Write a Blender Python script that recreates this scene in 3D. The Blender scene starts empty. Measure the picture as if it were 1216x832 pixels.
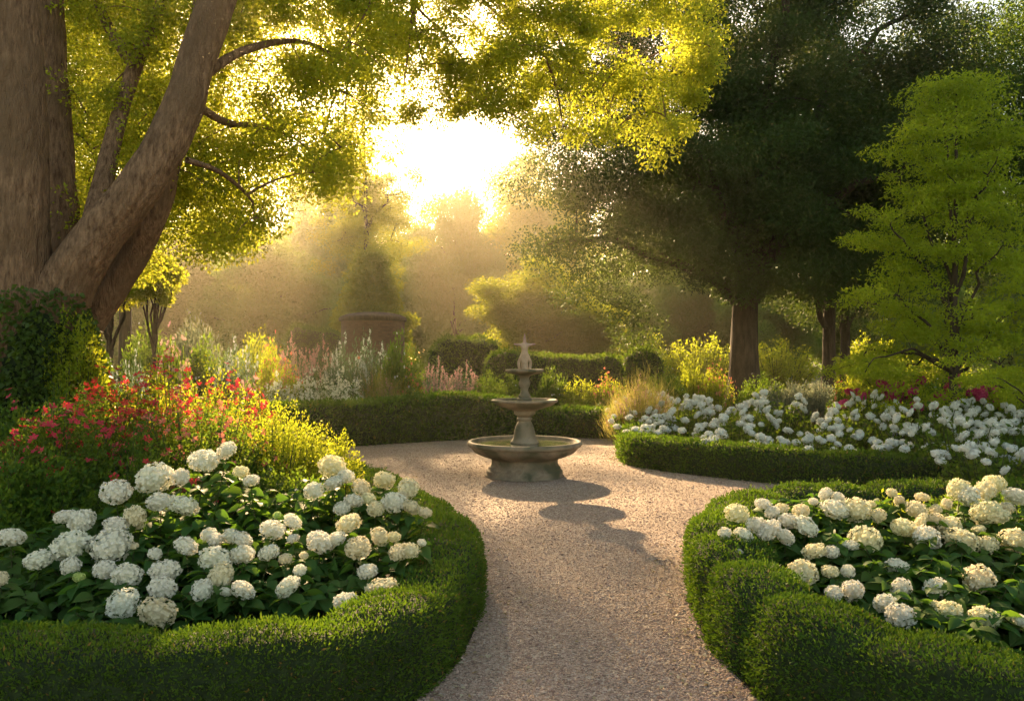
import bpy, math
import numpy as np
from mathutils import Vector, geometry

R = math.radians
C = bpy.context.scene.collection
scene = bpy.context.scene

# ------------------------------------------------------------------ camera
CAM_H = 1.6
F = 946.0                      # focal length in photo pixels (1216 wide)
HX, HY = 608.0, 425.0          # principal column and horizon row in the photo
cam_d = bpy.data.cameras.new('camera'); cam = bpy.data.objects.new('camera', cam_d); C.objects.link(cam)
cam.location = (0, 0, CAM_H); cam.rotation_euler = (R(90), 0, 0)
cam_d.sensor_width = 36; cam_d.lens = F / 1216 * 36
cam_d.shift_y = (HY - 416) / 1216
cam_d.clip_start = 0.05; cam_d.clip_end = 2000
scene.camera = cam

# ------------------------------------------------------------------ sky, sun, exposure
SUN_EL, SUN_AZ = R(21.0), R(-12.0)       # azimuth from +Y, negative = to the left
w = bpy.data.worlds.new('World'); scene.world = w; w.use_nodes = True
nt = w.node_tree; nt.nodes.clear()
sky = nt.nodes.new('ShaderNodeTexSky'); sky.sky_type = 'NISHITA'; sky.sun_disc = False
sky.sun_elevation = SUN_EL; sky.sun_rotation = SUN_AZ; sky.air_density = 1.2; sky.dust_density = 1.0; sky.ozone_density = 1.0
bg = nt.nodes.new('ShaderNodeBackground'); bg.inputs[1].default_value = 0.095
wo = nt.nodes.new('ShaderNodeOutputWorld')
wt = nt.nodes.new('ShaderNodeMix'); wt.data_type = 'RGBA'; wt.blend_type = 'MULTIPLY'; wt.inputs[0].default_value = 1; wt.inputs[7].default_value = (1.0, .84, .62, 1)   # warm morning air
nt.links.new(sky.outputs[0], wt.inputs[6]); nt.links.new(wt.outputs[2], bg.inputs[0]); nt.links.new(bg.outputs[0], wo.inputs[0])
sd = Vector((math.sin(SUN_AZ) * math.cos(SUN_EL), math.cos(SUN_AZ) * math.cos(SUN_EL), math.sin(SUN_EL)))
sl = bpy.data.lights.new('sun', 'SUN'); sl.energy = 5.0; sl.angle = R(0.6); sl.color = (1.0, 0.68, 0.35)
so = bpy.data.objects.new('sun', sl); C.objects.link(so); so.rotation_euler = (-sd).to_track_quat('-Z', 'Y').to_euler(); so.location = (0, 0, 30)
vs = scene.view_settings
vs.view_transform = 'Standard'; vs.look = 'None'; vs.gamma = 1; vs.use_curve_mapping = False
vs.exposure = 2.0
HAZE_DENSITY, HAZE_G = 0.0010, 0.82
cy = scene.cycles
cy.max_bounces = 6; cy.diffuse_bounces = 3; cy.glossy_bounces = 2; cy.transmission_bounces = 4; cy.volume_bounces = 0; cy.transparent_max_bounces = 8
cy.use_denoising = True; cy.denoiser = 'OPENIMAGEDENOISE'
cy.use_adaptive_sampling = True; cy.adaptive_threshold = 0.02
cy.sample_clamp_indirect = 6
scene.render.use_persistent_data = False

# ------------------------------------------------------------------ helpers
def at(px, py, Y):
    return np.array([(px - HX) * Y / F, Y, CAM_H - (py - HY) * Y / F])
def gx(px, Y): return (px - HX) * Y / F
def gz(py, Y): return CAM_H - (py - HY) * Y / F

def tag(o, label=None, cat=None, group=None, kind=None):
    if label: o['label'] = label
    if cat: o['category'] = cat
    if group: o['group'] = group
    if kind: o['kind'] = kind
    return o

def mesh_np(name, V, faces, mat, parent=None, smooth=False):
    """faces: (M,k) array or list of such arrays"""
    if not isinstance(faces, list): faces = [faces]
    me = bpy.data.meshes.new(name)
    V = np.asarray(V, dtype=np.float32).reshape(-1, 3)
    me.vertices.add(len(V)); me.vertices.foreach_set('co', V.ravel())
    tot = sum(f.size for f in faces); n = sum(len(f) for f in faces)
    me.loops.add(tot); me.polygons.add(n)
    me.loops.foreach_set('vertex_index', np.concatenate([f.ravel() for f in faces]).astype(np.int32))
    sizes = np.concatenate([np.full(len(f), f.shape[1]) for f in faces]).astype(np.int32)
    starts = np.concatenate([[0], np.cumsum(sizes)[:-1]]).astype(np.int32)
    me.polygons.foreach_set('loop_start', starts); me.polygons.foreach_set('loop_total', sizes)
    if smooth: me.polygons.foreach_set('use_smooth', np.ones(n, dtype=bool))
    me.update(calc_edges=True)
    if mat: me.materials.append(mat)
    o = bpy.data.objects.new(name, me); C.objects.link(o)
    if parent: o.parent = parent
    return o

def empty(name, loc=(0, 0, 0), rz=0):
    o = bpy.data.objects.new(name, None); C.objects.link(o); o.location = tuple(loc); o.rotation_euler = (0, 0, rz); o.empty_display_size = .1
    return o

def copy_tree(root, parent=None):
    r = root.copy(); C.objects.link(r)
    if parent is not None: r.parent = parent
    for ch in list(root.children): copy_tree(ch, r)
    return r

class MB:
    """collects vertex/face blocks"""
    def __init__(s): s.V = []; s.Q = []; s.T = []; s.n = 0
    def add(s, V, Q=None, T=None):
        V = np.asarray(V).reshape(-1, 3)
        if Q is not None and len(Q): s.Q.append(np.asarray(Q) + s.n)
        if T is not None and len(T): s.T.append(np.asarray(T) + s.n)
        s.V.append(V); s.n += len(V)
    def build(s, name, mat, parent=None, smooth=False):
        F_ = []
        if s.Q: F_.append(np.concatenate(s.Q))
        if s.T: F_.append(np.concatenate(s.T))
        return mesh_np(name, np.concatenate(s.V), F_, mat, parent, smooth)

def unit(a): return a / np.maximum(np.linalg.norm(a, axis=-1, keepdims=True), 1e-9)

def catmull(P, step):
    P = np.asarray(P, float); out = []
    Q = np.vstack([2 * P[0] - P[1], P, 2 * P[-1] - P[-2]])
    for i in range(1, len(Q) - 2):
        n = max(2, int(np.linalg.norm(Q[i + 1] - Q[i]) / step))
        t = np.linspace(0, 1, n, endpoint=False)[:, None]
        out.append(.5 * (2 * Q[i] + (Q[i + 1] - Q[i - 1]) * t + (2 * Q[i - 1] - 5 * Q[i] + 4 * Q[i + 1] - Q[i + 2]) * t**2 + (3 * Q[i] - Q[i - 1] - 3 * Q[i + 1] + Q[i + 2]) * t**3))
    out.append(P[-1:]); return np.vstack(out)

def wob(P, seed=0, sc=1.0):
    """cheap smooth 3-D noise in about [-1,1]"""
    r = np.random.RandomState(seed); a = 0
    P = np.asarray(P)
    for k in range(6):
        d = r.randn(3); d /= np.linalg.norm(d)
        f = sc * (1.0 + .55 * k)
        a = a + np.sin(P @ d * f * 2.2 + r.rand() * 6.28) / (1 + .35 * k)
    return a / 2.4

def tube(mb, pts, rad, sides=6, rough=0.0, seed=0, cap=True, ridge=0.0):
    P = np.asarray(pts, float); n = len(P); rad = np.broadcast_to(np.asarray(rad, float), (n,))
    T = unit(np.gradient(P, axis=0))
    ref = np.array([0, 0, 1.0]) if abs(T[0][2]) < .9 else np.array([0, 1.0, 0])
    U = np.zeros_like(P); u = unit(np.cross(T[0], ref))
    for i in range(n):
        u = unit(u - T[i] * np.dot(u, T[i])); U[i] = u
    W = np.cross(T, U)
    a = np.linspace(0, 2 * np.pi, sides, endpoint=False)
    V = P[:, None, :] + rad[:, None, None] * (np.cos(a)[None, :, None] * U[:, None, :] + np.sin(a)[None, :, None] * W[:, None, :])
    if rough:
        nv = wob(V.reshape(-1, 3), seed, 2.2).reshape(n, sides) + .5 * wob(V.reshape(-1, 3) * np.array([1, 1, .3]), seed + 5, 9).reshape(n, sides)
        if ridge:
            wz = np.concatenate([[0], np.cumsum(np.linalg.norm(np.diff(P, axis=0), axis=1))])[:, None] + 0 * a[None]
            q = np.stack([np.cos(a)[None] + 0 * wz, np.sin(a)[None] + 0 * wz, wz * .9], -1).reshape(-1, 3)
            rd = np.abs(wob(q * np.array([2.6, 2.6, .8]) + .25 * wob(q, seed + 9, 2)[:, None], seed + 2, 2.6)).reshape(n, sides)
            nv = nv + ridge / rough * (.5 - np.clip(rd * 2.5, 0, 1)) * -1
        V = P[:, None, :] + (V - P[:, None, :]) * (1 + rough * nv)[:, :, None]
    i = np.arange(n - 1)[:, None]; j = np.arange(sides)[None, :]
    a0 = i * sides + j; a1 = i * sides + (j + 1) % sides
    Q = np.stack([a0, a1, a1 + sides, a0 + sides], -1).reshape(-1, 4)
    V = V.reshape(-1, 3); T_ = None
    if cap:
        V = np.vstack([V, P[-1:] + T[-1:] * rad[-1] * .5]); k = (n - 1) * sides
        jj = np.arange(sides); T_ = np.stack([k + jj, k + (jj + 1) % sides, np.full(sides, n * sides)], -1)
    mb.add(V, Q, T_)

def leaves(mb, P, D, L, W, rng, fold=.18, up=None):
    """diamond leaves from base points P along directions D; random roll"""
    n = len(P); P = np.asarray(P, np.float32); D = unit(np.asarray(D, np.float32))
    r = rng.normal(size=(n, 3)).astype(np.float32)
    if up is not None: r = r * up + np.array([0, 0, 1.0])
    N = unit(r - D * np.sum(r * D, -1, keepdims=True)); B = np.cross(D, N)
    L = np.broadcast_to(np.float32(L), (n,))[:, None]; W = np.broadcast_to(np.float32(W), (n,))[:, None]
    V = np.stack([P, P + D * L * .45 + B * W * .5 + N * L * fold, P + D * L, P + D * L * .45 - B * W * .5 + N * L * fold], 1)
    mb.add(V, np.arange(4 * n).reshape(n, 4))

def big_leaves(mb, P, D, L, W, rng):
    """ovate leaf of 8 faces with folded midrib and drooping tip"""
    n = len(P); D = unit(D); up = np.tile([0, 0, 1.0], (n, 1)) + rng.normal(size=(n, 3)) * .35
    N = unit(up - D * np.sum(up * D, -1, keepdims=True)); B = np.cross(D, N)
    L = np.broadcast_to(L, (n,)); W = np.broadcast_to(W, (n,))
    s = np.array([0, .22, .5, .78, 1.0]); wd = np.array([.06, .42, .5, .32, 0.02]); dr = -np.array([0, 0, .04, .14, .3])
    mid = P[:, None] + D[:, None] * (s[None, :, None] * L[:, None, None]) + N[:, None] * (dr[None, :, None] * L[:, None, None])
    e = B[:, None] * (wd[None, :, None] * W[:, None, None]); lift = N[:, None] * (wd[None, :, None] * W[:, None, None] * .35)
    V = np.concatenate([mid, mid + e + lift, mid - e + lift], 1)   # 15 verts
    q = []
    for k in range(4):
        q.append([k, 5 + k, 6 + k, k + 1]); q.append([k, k + 1, 11 + k, 10 + k])
    Q = (np.array(q)[None] + (np.arange(n) * 15)[:, None, None]).reshape(-1, 4)
    mb.add(V, Q)

def petals(mb, P, N, r, k, rng, cup=.25, wide=.9):
    """k-petalled flowers at P facing N, radius r"""
    n = len(P); N = unit(N); ref = rng.normal(size=(n, 3))
    U = unit(ref - N * np.sum(ref * N, -1, keepdims=True)); Wv = np.cross(N, U)
    r = np.broadcast_to(r, (n,))[:, None]
    for i in range(k):
        a = 2 * math.pi * i / k; hw = math.pi / k * wide
        d = np.cos(a) * U + np.sin(a) * Wv
        d1 = np.cos(a - hw) * U + np.sin(a - hw) * Wv; d2 = np.cos(a + hw) * U + np.sin(a + hw) * Wv
        V = np.stack([P, P + d1 * r * .7 + N * r * cup * .6, P + d * r + N * r * cup, P + d2 * r * .7 + N * r * cup * .6], 1)
        mb.add(V, np.arange(4 * n).reshape(n, 4))

def rdir(rng, n): return unit(rng.normal(size=(n, 3)))

# ------------------------------------------------------------------ materials
def newmat(name):
    m = bpy.data.materials.new(name); m.use_nodes = True; m.node_tree.nodes.clear()
    return m, m.node_tree.nodes, m.node_tree.links

def leafmat(name, c1, c2, tr, k=.45, rough=.6, spec=.15, dead=0.0, patch=.0):
    """leaf: reflective side c1..c2 (per leaf), light passing through tinted tr"""
    m, N, L = newmat(name)
    g = N.new('ShaderNodeNewGeometry'); oi = N.new('ShaderNodeObjectInfo')
    ramp = N.new('ShaderNodeMix'); ramp.data_type = 'RGBA'
    ramp.inputs[6].default_value = (*c1, 1); ramp.inputs[7].default_value = (*c2, 1)
    L.new(g.outputs['Random Per Island'], ramp.inputs[0])
    hs = N.new('ShaderNodeHueSaturation')
    mr = N.new('ShaderNodeMapRange'); mr.inputs[3].default_value = .48; mr.inputs[4].default_value = .52
    L.new(oi.outputs['Random'], mr.inputs[0]); L.new(mr.outputs[0], hs.inputs['Hue']); 
    col = ramp.outputs[2]
    if patch:
        n = N.new('ShaderNodeTexNoise'); n.inputs['Scale'].default_value = 2.2; n.inputs['Detail'].default_value = 4; tc = N.new('ShaderNodeTexCoord'); L.new(tc.outputs['Object'], n.inputs['Vector'])
        m2 = N.new('ShaderNodeMapRange'); m2.inputs[1].default_value = .35; m2.inputs[2].default_value = .65; m2.inputs[3].default_value = 1 - patch; m2.inputs[4].default_value = 1 + patch
        L.new(n.outputs['Fac'], m2.inputs[0]); sc_ = N.new('ShaderNodeVectorMath'); sc_.operation = 'SCALE'; L.new(col, sc_.inputs[0]); L.new(m2.outputs[0], sc_.inputs['Scale']); col = sc_.outputs[0]
    if dead:
        lt = N.new('ShaderNodeMath'); lt.operation = 'LESS_THAN'; lt.inputs[1].default_value = dead; L.new(g.outputs['Random Per Island'], lt.inputs[0])
        dm = N.new('ShaderNodeMix'); dm.data_type = 'RGBA'; dm.inputs[7].default_value = (.28, .15, .05, 1); L.new(lt.outputs[0], dm.inputs[0]); L.new(col, dm.inputs[6]); col = dm.outputs[2]
    L.new(col, hs.inputs['Color'])
    p = N.new('ShaderNodeBsdfPrincipled'); p.inputs['Roughness'].default_value = rough; p.inputs['Specular IOR Level'].default_value = spec
    L.new(hs.outputs[0], p.inputs['Base Color'])
    t = N.new('ShaderNodeBsdfTranslucent')
    tm = N.new('ShaderNodeMix'); tm.data_type = 'RGBA'; tm.inputs[6].default_value = (*tr, 1); tm.inputs[7].default_value = (tr[0] * .6, tr[1] * .75, tr[2] * .8, 1)
    L.new(g.outputs['Random Per Island'], tm.inputs[0]); L.new(tm.outputs[2], t.inputs['Color'])
    mx = N.new('ShaderNodeMixShader'); mx.inputs[0].default_value = k
    L.new(p.outputs[0], mx.inputs[1]); L.new(t.outputs[0], mx.inputs[2])
    o = N.new('ShaderNodeOutputMaterial'); L.new(mx.outputs[0], o.inputs[0])
    return m

def petalmat(name, c1, c2, k=.35):
    return leafmat(name, c1, c2, tuple(min(1, x * 1.05) for x in c1), k, .6, .15)

def noisemat(name, c1, c2, scale=4, detail=8, rough=.85, bump=.4, bscale=None, stretch=(1, 1, 1), spec=.3, dist=.02, c3=None, s3=1.2):
    m, N, L = newmat(name)
    tc = N.new('ShaderNodeTexCoord'); mp = N.new('ShaderNodeMapping'); mp.inputs['Scale'].default_value = stretch
    L.new(tc.outputs['Object'], mp.inputs[0])
    n1 = N.new('ShaderNodeTexNoise'); n1.inputs['Scale'].default_value = scale; n1.inputs['Detail'].default_value = detail; n1.inputs['Roughness'].default_value = .65
    L.new(mp.outputs[0], n1.inputs['Vector'])
    cr = N.new('ShaderNodeValToRGB'); cr.color_ramp.elements[0].position = .35; cr.color_ramp.elements[1].position = .68
    cr.color_ramp.elements[0].color = (*c1, 1); cr.color_ramp.elements[1].color = (*c2, 1)
    L.new(n1.outputs['Fac'], cr.inputs[0]); col = cr.outputs[0]
    if c3:
        n3 = N.new('ShaderNodeTexNoise'); n3.inputs['Scale'].default_value = s3; n3.inputs['Detail'].default_value = 5
        L.new(tc.outputs['Object'], n3.inputs['Vector'])
        r3 = N.new('ShaderNodeValToRGB'); r3.color_ramp.elements[0].position = .48; r3.color_ramp.elements[1].position = .62
        L.new(n3.outputs['Fac'], r3.inputs[0])
        mx = N.new('ShaderNodeMix'); mx.data_type = 'RGBA'; mx.inputs[7].default_value = (*c3, 1)
        L.new(r3.outputs[0], mx.inputs[0]); L.new(col, mx.inputs[6]); col = mx.outputs[2]
    p = N.new('ShaderNodeBsdfPrincipled'); p.inputs['Roughness'].default_value = rough; p.inputs['Specular IOR Level'].default_value = spec
    L.new(col, p.inputs['Base Color'])
    n2 = N.new('ShaderNodeTexNoise'); n2.inputs['Scale'].default_value = bscale or scale * 3; n2.inputs['Detail'].default_value = 8
    L.new(mp.outputs[0], n2.inputs['Vector'])
    b = N.new('ShaderNodeBump'); b.inputs['Strength'].default_value = bump; b.inputs['Distance'].default_value = dist
    L.new(n2.outputs['Fac'], b.inputs['Height']); L.new(b.outputs[0], p.inputs['Normal'])
    o = N.new('ShaderNodeOutputMaterial'); L.new(p.outputs[0], o.inputs[0])
    return m

M = {}
M['hedge'] = leafmat('hedge_leaf', (.042, .095, .014), (.078, .145, .02), (.20, .32, .015), .35, .6, .15, dead=.025, patch=.28)
M['hedge_far'] = leafmat('hedge_leaf_far', (.05, .10, .015), (.085, .145, .022), (.24, .34, .02), .35)
M['hedge_core'] = noisemat('hedge_core', (.012, .022, .006), (.03, .05, .012), 20, bump=.8)
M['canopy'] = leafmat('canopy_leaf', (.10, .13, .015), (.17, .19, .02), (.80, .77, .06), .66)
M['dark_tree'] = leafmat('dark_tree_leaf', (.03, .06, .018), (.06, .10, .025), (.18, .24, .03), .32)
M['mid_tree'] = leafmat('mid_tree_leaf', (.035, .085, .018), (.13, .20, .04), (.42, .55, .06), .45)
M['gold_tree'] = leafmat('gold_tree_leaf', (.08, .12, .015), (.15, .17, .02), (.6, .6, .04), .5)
M['lime_tree'] = leafmat('lime_leaf_sun_tint', (.14, .20, .012), (.25, .30, .018), (.66, .74, .03), .5)  # lime leaf, base brightened to stand in for sunlight blocked by the dark tree
M['hyd_leaf'] = leafmat('hydrangea_leaf', (.045, .10, .024), (.08, .15, .03), (.20, .36, .025), .36, .6, .15)
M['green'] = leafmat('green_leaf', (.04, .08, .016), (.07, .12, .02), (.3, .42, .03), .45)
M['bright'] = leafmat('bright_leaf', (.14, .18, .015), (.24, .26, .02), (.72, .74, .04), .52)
M['litter'] = leafmat('litter', (.30, .20, .07), (.62, .56, .42), (.4, .3, .1), .2)
M['bluegreen'] = leafmat('blue_green_leaf', (.10, .15, .09), (.17, .22, .14), (.25, .35, .15), .4)
M['silver'] = leafmat('silver_leaf', (.16, .18, .13), (.26, .28, .20), (.4, .42, .25), .4)
M['straw'] = leafmat('straw_blade', (.20, .20, .05), (.34, .28, .09), (.6, .5, .12), .5)
M['ivy'] = leafmat('ivy_leaf', (.04, .075, .016), (.075, .12, .022), (.25, .36, .02), .35, .5, .3)
M['hyd'] = petalmat('hydrangea_petal', (.88, .83, .74), (.80, .76, .60), .3)
M['hyd_cool'] = petalmat('white_petal', (.80, .80, .78), (.70, .72, .66), .3)
M['cream'] = petalmat('cream_petal', (.88, .80, .58), (.82, .72, .46), .35)
M['hyd_green'] = petalmat('green_bud_petal', (.55, .66, .25), (.45, .58, .18), .3)
M['red'] = petalmat('red_petal', (.62, .04, .05), (.72, .10, .08), .45)
M['magenta'] = petalmat('magenta_petal', (.55, .03, .18), (.72, .12, .28), .4)
M['coral'] = petalmat('coral_petal', (.75, .22, .14), (.78, .36, .22), .45)
M['pink'] = petalmat('pink_petal', (.70, .38, .36), (.78, .55, .48), .4)
M['orange'] = petalmat('orange_petal', (.75, .20, .05), (.78, .38, .08), .4)
M['stem'] = noisemat('stem', (.04, .055, .015), (.08, .09, .03), 30, bump=.2)
M['bark'] = noisemat('bark', (.13, .07, .04), (.42, .255, .155), 6, 12, .9, 1.0, 16, (4, 4, .8), dist=.06, c3=(.20, .12, .07))
M['bark_dark'] = noisemat('bark_dark', (.03, .022, .015), (.09, .065, .045), 5, 8, .95, .8, 10, (2, 2, .4), dist=.04)
M['stone'] = noisemat('fountain_stone', (.17, .13, .092), (.36, .29, .21), 7, 10, .75, .35, 40, c3=(.085, .085, .05), s3=3.5, dist=.006)
M['statue'] = noisemat('statue_stone', (.32, .22, .15), (.54, .4, .29), 16, 8, .6, .3, 60, dist=.004)
M['soil'] = noisemat('soil', (.018, .013, .009), (.05, .035, .022), 9, 10, .95, .9, 40)
M['lawn'] = noisemat('lawn_ground', (.03, .055, .012), (.06, .09, .02), 3, 10, .95, .9, 60)

def gravel_material():
    m, N, L = newmat('gravel')
    tc = N.new('ShaderNodeTexCoord')
    v = N.new('ShaderNodeTexVoronoi'); v.inputs['Scale'].default_value = 85; v.inputs['Randomness'].default_value = 1
    L.new(tc.outputs['Object'], v.inputs['Vector'])
    sep = N.new('ShaderNodeSeparateColor'); L.new(v.outputs['Color'], sep.inputs[0])
    cr = N.new('ShaderNodeValToRGB'); e = cr.color_ramp.elements
    e[0].position = 0; e[0].color = (.16, .118, .095, 1); e[1].position = 1; e[1].color = (.60, .51, .43, 1)
    k = e.new(.35); k.color = (.35, .24, .18, 1); k = e.new(.7); k.color = (.48, .35, .27, 1)
    L.new(sep.outputs[0], cr.inputs[0])
    n = N.new('ShaderNodeTexNoise'); n.inputs['Scale'].default_value = .8; n.inputs['Detail'].default_value = 6
    L.new(tc.outputs['Object'], n.inputs['Vector'])
    mr = N.new('ShaderNodeMapRange'); mr.inputs[1].default_value = .3; mr.inputs[2].default_value = .7; mr.inputs[3].default_value = .70; mr.inputs[4].default_value = 1.15
    L.new(n.outputs['Fac'], mr.inputs[0])
    mu = N.new('ShaderNodeVectorMath'); mu.operation = 'SCALE'; L.new(cr.outputs[0], mu.inputs[0]); L.new(mr.outputs[0], mu.inputs['Scale'])
    p = N.new('ShaderNodeBsdfPrincipled'); p.inputs['Roughness'].default_value = .8; p.inputs['Specular IOR Level'].default_value = .3
    L.new(mu.outputs[0], p.inputs['Base Color'])
    n2 = N.new('ShaderNodeTexNoise'); n2.inputs['Scale'].default_value = 5; n2.inputs['Detail'].default_value = 5
    L.new(tc.outputs['Object'], n2.inputs['Vector'])
    b2 = N.new('ShaderNodeBump'); b2.inputs['Strength'].default_value = .5; b2.inputs['Distance'].default_value = .03; L.new(n2.outputs['Fac'], b2.inputs['Height'])
    b = N.new('ShaderNodeBump'); b.inputs['Strength'].default_value = .9; b.inputs['Distance'].default_value = .008; b.invert = True
    L.new(v.outputs['Distance'], b.inputs['Height']); L.new(b2.outputs[0], b.inputs['Normal']); L.new(b.outputs[0], p.inputs['Normal'])
    o = N.new('ShaderNodeOutputMaterial'); L.new(p.outputs[0], o.inputs[0])
    return m
M['gravel'] = gravel_material()
M['pebble'] = leafmat('pebble', (.24, .15, .11), (.62, .47, .37), (.3, .2, .1), 0.0, .75, .3)

def water_material():
    m, N, L = newmat('fountain_water')
    p = N.new('ShaderNodeBsdfPrincipled'); p.inputs['Base Color'].default_value = (.06, .07, .05, 1); p.inputs['Roughness'].default_value = .06
    tc = N.new('ShaderNodeTexCoord'); n = N.new('ShaderNodeTexNoise'); n.inputs['Scale'].default_value = 14; n.inputs['Detail'].default_value = 3
    L.new(tc.outputs['Object'], n.inputs['Vector'])
    b = N.new('ShaderNodeBump'); b.inputs['Strength'].default_value = .25; b.inputs['Distance'].default_value = .01
    L.new(n.outputs['Fac'], b.inputs['Height']); L.new(b.outputs[0], p.inputs['Normal'])
    o = N.new('ShaderNodeOutputMaterial'); L.new(p.outputs[0], o.inputs[0]); return m
M['water'] = water_material()

def brick_material():
    m, N, L = newmat('old_brick')
    tc = N.new('ShaderNodeTexCoord'); b = N.new('ShaderNodeTexBrick'); b.inputs['Scale'].default_value = 4
    b.inputs['Color1'].default_value = (.10, .05, .035, 1); b.inputs['Color2'].default_value = (.15, .08, .055, 1); b.inputs['Mortar'].default_value = (.10, .085, .07, 1)
    sx = N.new('ShaderNodeSeparateXYZ'); L.new(tc.outputs['Object'], sx.inputs[0])
    at2 = N.new('ShaderNodeMath'); at2.operation = 'ARCTAN2'; L.new(sx.outputs[1], at2.inputs[0]); L.new(sx.outputs[0], at2.inputs[1])
    cx = N.new('ShaderNodeCombineXYZ'); L.new(at2.outputs[0], cx.inputs[0]); L.new(sx.outputs[2], cx.inputs[1]); L.new(cx.outputs[0], b.inputs['Vector'])
    p = N.new('ShaderNodeBsdfPrincipled'); p.inputs['Roughness'].default_value = .9; L.new(b.outputs[0], p.inputs['Base Color'])
    bp = N.new('ShaderNodeBump'); bp.inputs['Strength'].default_value = .6; bp.inputs['Distance'].default_value = .01; bp.invert = True
    L.new(b.outputs['Fac'], bp.inputs['Height']); L.new(bp.outputs[0], p.inputs['Normal'])
    o = N.new('ShaderNodeOutputMaterial'); L.new(p.outputs[0], o.inputs[0]); return m
M['brick'] = brick_material()

# ------------------------------------------------------------------ ground sheets
def sheet(name, pts, z, mat, kind='structure'):
    v = [Vector((p[0], p[1], z)) for p in pts]
    tris = geometry.tessellate_polygon([v])
    o = mesh_np(name, np.array([tuple(p) for p in v]), np.array(tris), mat)
    # make sure it faces up
    me = o.data; me.update()
    if sum(p.normal.z * p.area for p in me.polygons) < 0: me.flip_normals()
    o['kind'] = kind
    return o
s_ = 500
mesh_np('ground', np.array([(-s_, -s_, 0), (s_, -s_, 0), (s_, s_, 0), (-s_, s_, 0)]), np.array([[0, 1, 2, 3]]), M['lawn'])['kind'] = 'structure'

# outer lines of the hedged beds at the ground
LBED = [(-7.5, 3.12), (-4, 3.1), (-2.2, 3.12), (-1.2, 3.18), (-.76, 3.36), (-.46, 3.68), (-.30, 4.1), (-.23, 4.55), (-.20, 5.1), (-.24, 5.75), (-.42, 6.5), (-.82, 7.45), (-1.36, 8.6), (-2.15, 9.8), (-3.2, 10.7), (-4.6, 11.3), (-6.2, 11.6), (-8.5, 11.6)]
RBED = [(7.5, 2.4), (4, 2.45), (2.8, 2.5), (2.1, 2.62), (1.6, 2.92), (1.3, 3.32), (1.14, 3.8), (1.09, 4.5), (1.16, 5.3), (1.34, 6.0), (1.70, 6.7), (2.25, 7.2), (2.95, 7.5), (3.9, 7.65), (5.2, 7.55), (7.5, 7.2)]
BHEDGE = [(-5.2, 12.3), (-4.3, 13.05), (-3.3, 14.0), (-2.2, 14.85), (-.85, 15.6), (.2, 15.95), (1.1, 16.0), (2.1, 15.7)]
CHEDGE = [(2.6, 15.2), (1.98, 14.2), (1.78, 13.2), (1.68, 12.3), (1.86, 11.6), (2.5, 10.85), (3.1, 10.3), (3.9, 9.8), (4.8, 9.5), (5.9, 9.3)]
gravel_out = [(-9, -4), (9, -4), (9, 9.2)] + [(x, y) for x, y in CHEDGE[::-1]] + [(2.2, 16.0)] + [(x, y + .1) for x, y in BHEDGE[::-1]] + [(-9, 11.9)]
sheet('gravel_path', gravel_out, .004, M['gravel'])
sheet('flower_bed_soil', LBED + [(-9, 11.6), (-9, 3.1)], .008, M['soil'])
sheet('flower_bed_soil', RBED + [(9, 7.0), (9, 2.4)], .008, M['soil'])
sheet('flower_bed_soil', BHEDGE + [(2.6, 15.4)] + CHEDGE[1:] + [(9, 9.2), (26, 9.2), (26, 24), (-26, 24), (-26, 12), (-9, 11.9)], .012, M['soil'])

def in_poly(px, py, poly):
    poly = np.asarray(poly); x, y = poly[:, 0], poly[:, 1]; x2, y2 = np.roll(x, -1), np.roll(y, -1)
    c = np.zeros(len(px), bool)
    for i in range(len(poly)):
        cond = ((y[i] > py) != (y2[i] > py)) & (px < (x2[i] - x[i]) * (py - y[i]) / (y2[i] - y[i] + 1e-12) + x[i])
        c ^= cond
    return c

# loose pebbles lying on the path
def pebbles():
    rng = np.random.RandomState(3); n = 150000
    Y = 3.2 + 11 * rng.rand(n) ** 1.7; X = rng.uniform(-2.8, 3.4, n) * np.clip(Y / 7, .45, 1.4)
    lb = LBED + [(-9, 11.6), (-9, 3.1)]; rb = RBED + [(9, 7.0), (9, 2.4)]
    k = in_poly(X, Y, gravel_out) & ~in_poly(X, Y, lb) & ~in_poly(X, Y, rb)
    X, Y = X[k], Y[k]; n = len(X)
    base = np.array([(1, 0, 0), (0, 1, 0), (-1, 0, 0), (0, -1, 0), (.45, .45, .7), (-.45, .45, .75), (-.45, -.45, .65), (.45, -.45, .7)])
    s = (rng.uniform(.003, .0075, n) * np.clip(Y / 6.5, .9, 1.25) * np.where(rng.rand(n) < .02, 2.2, 1))[:, None, None]
    a = rng.rand(n) * 6.28; ca, sa = np.cos(a)[:, None], np.sin(a)[:, None]
    V = base[None] * (1 + .25 * rng.normal(size=(n, 8, 3))) * s * np.array([1, .75, .7])
    V = np.stack([V[..., 0] * ca - V[..., 1] * sa, V[..., 0] * sa + V[..., 1] * ca, V[..., 2]], -1)
    V += np.stack([X, Y, np.full(n, .005)], -1)[:, None]
    q = np.array([[4, 5, 6, 7]]); t = np.array([[0, 4, 7], [0, 1, 4], [1, 5, 4], [1, 2, 5], [2, 6, 5], [2, 3, 6], [3, 7, 6], [3, 0, 7]])
    o8 = (np.arange(n) * 8)[:, None, None]
    o = mesh_np('gravel', V, [(q[None] + o8).reshape(-1, 4), (t[None] + o8).reshape(-1, 3)], M['pebble'], smooth=True)
    tag(o, 'loose pinkish tan gravel stones lying on the garden path', 'gravel', kind='stuff')
pebbles()

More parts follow.
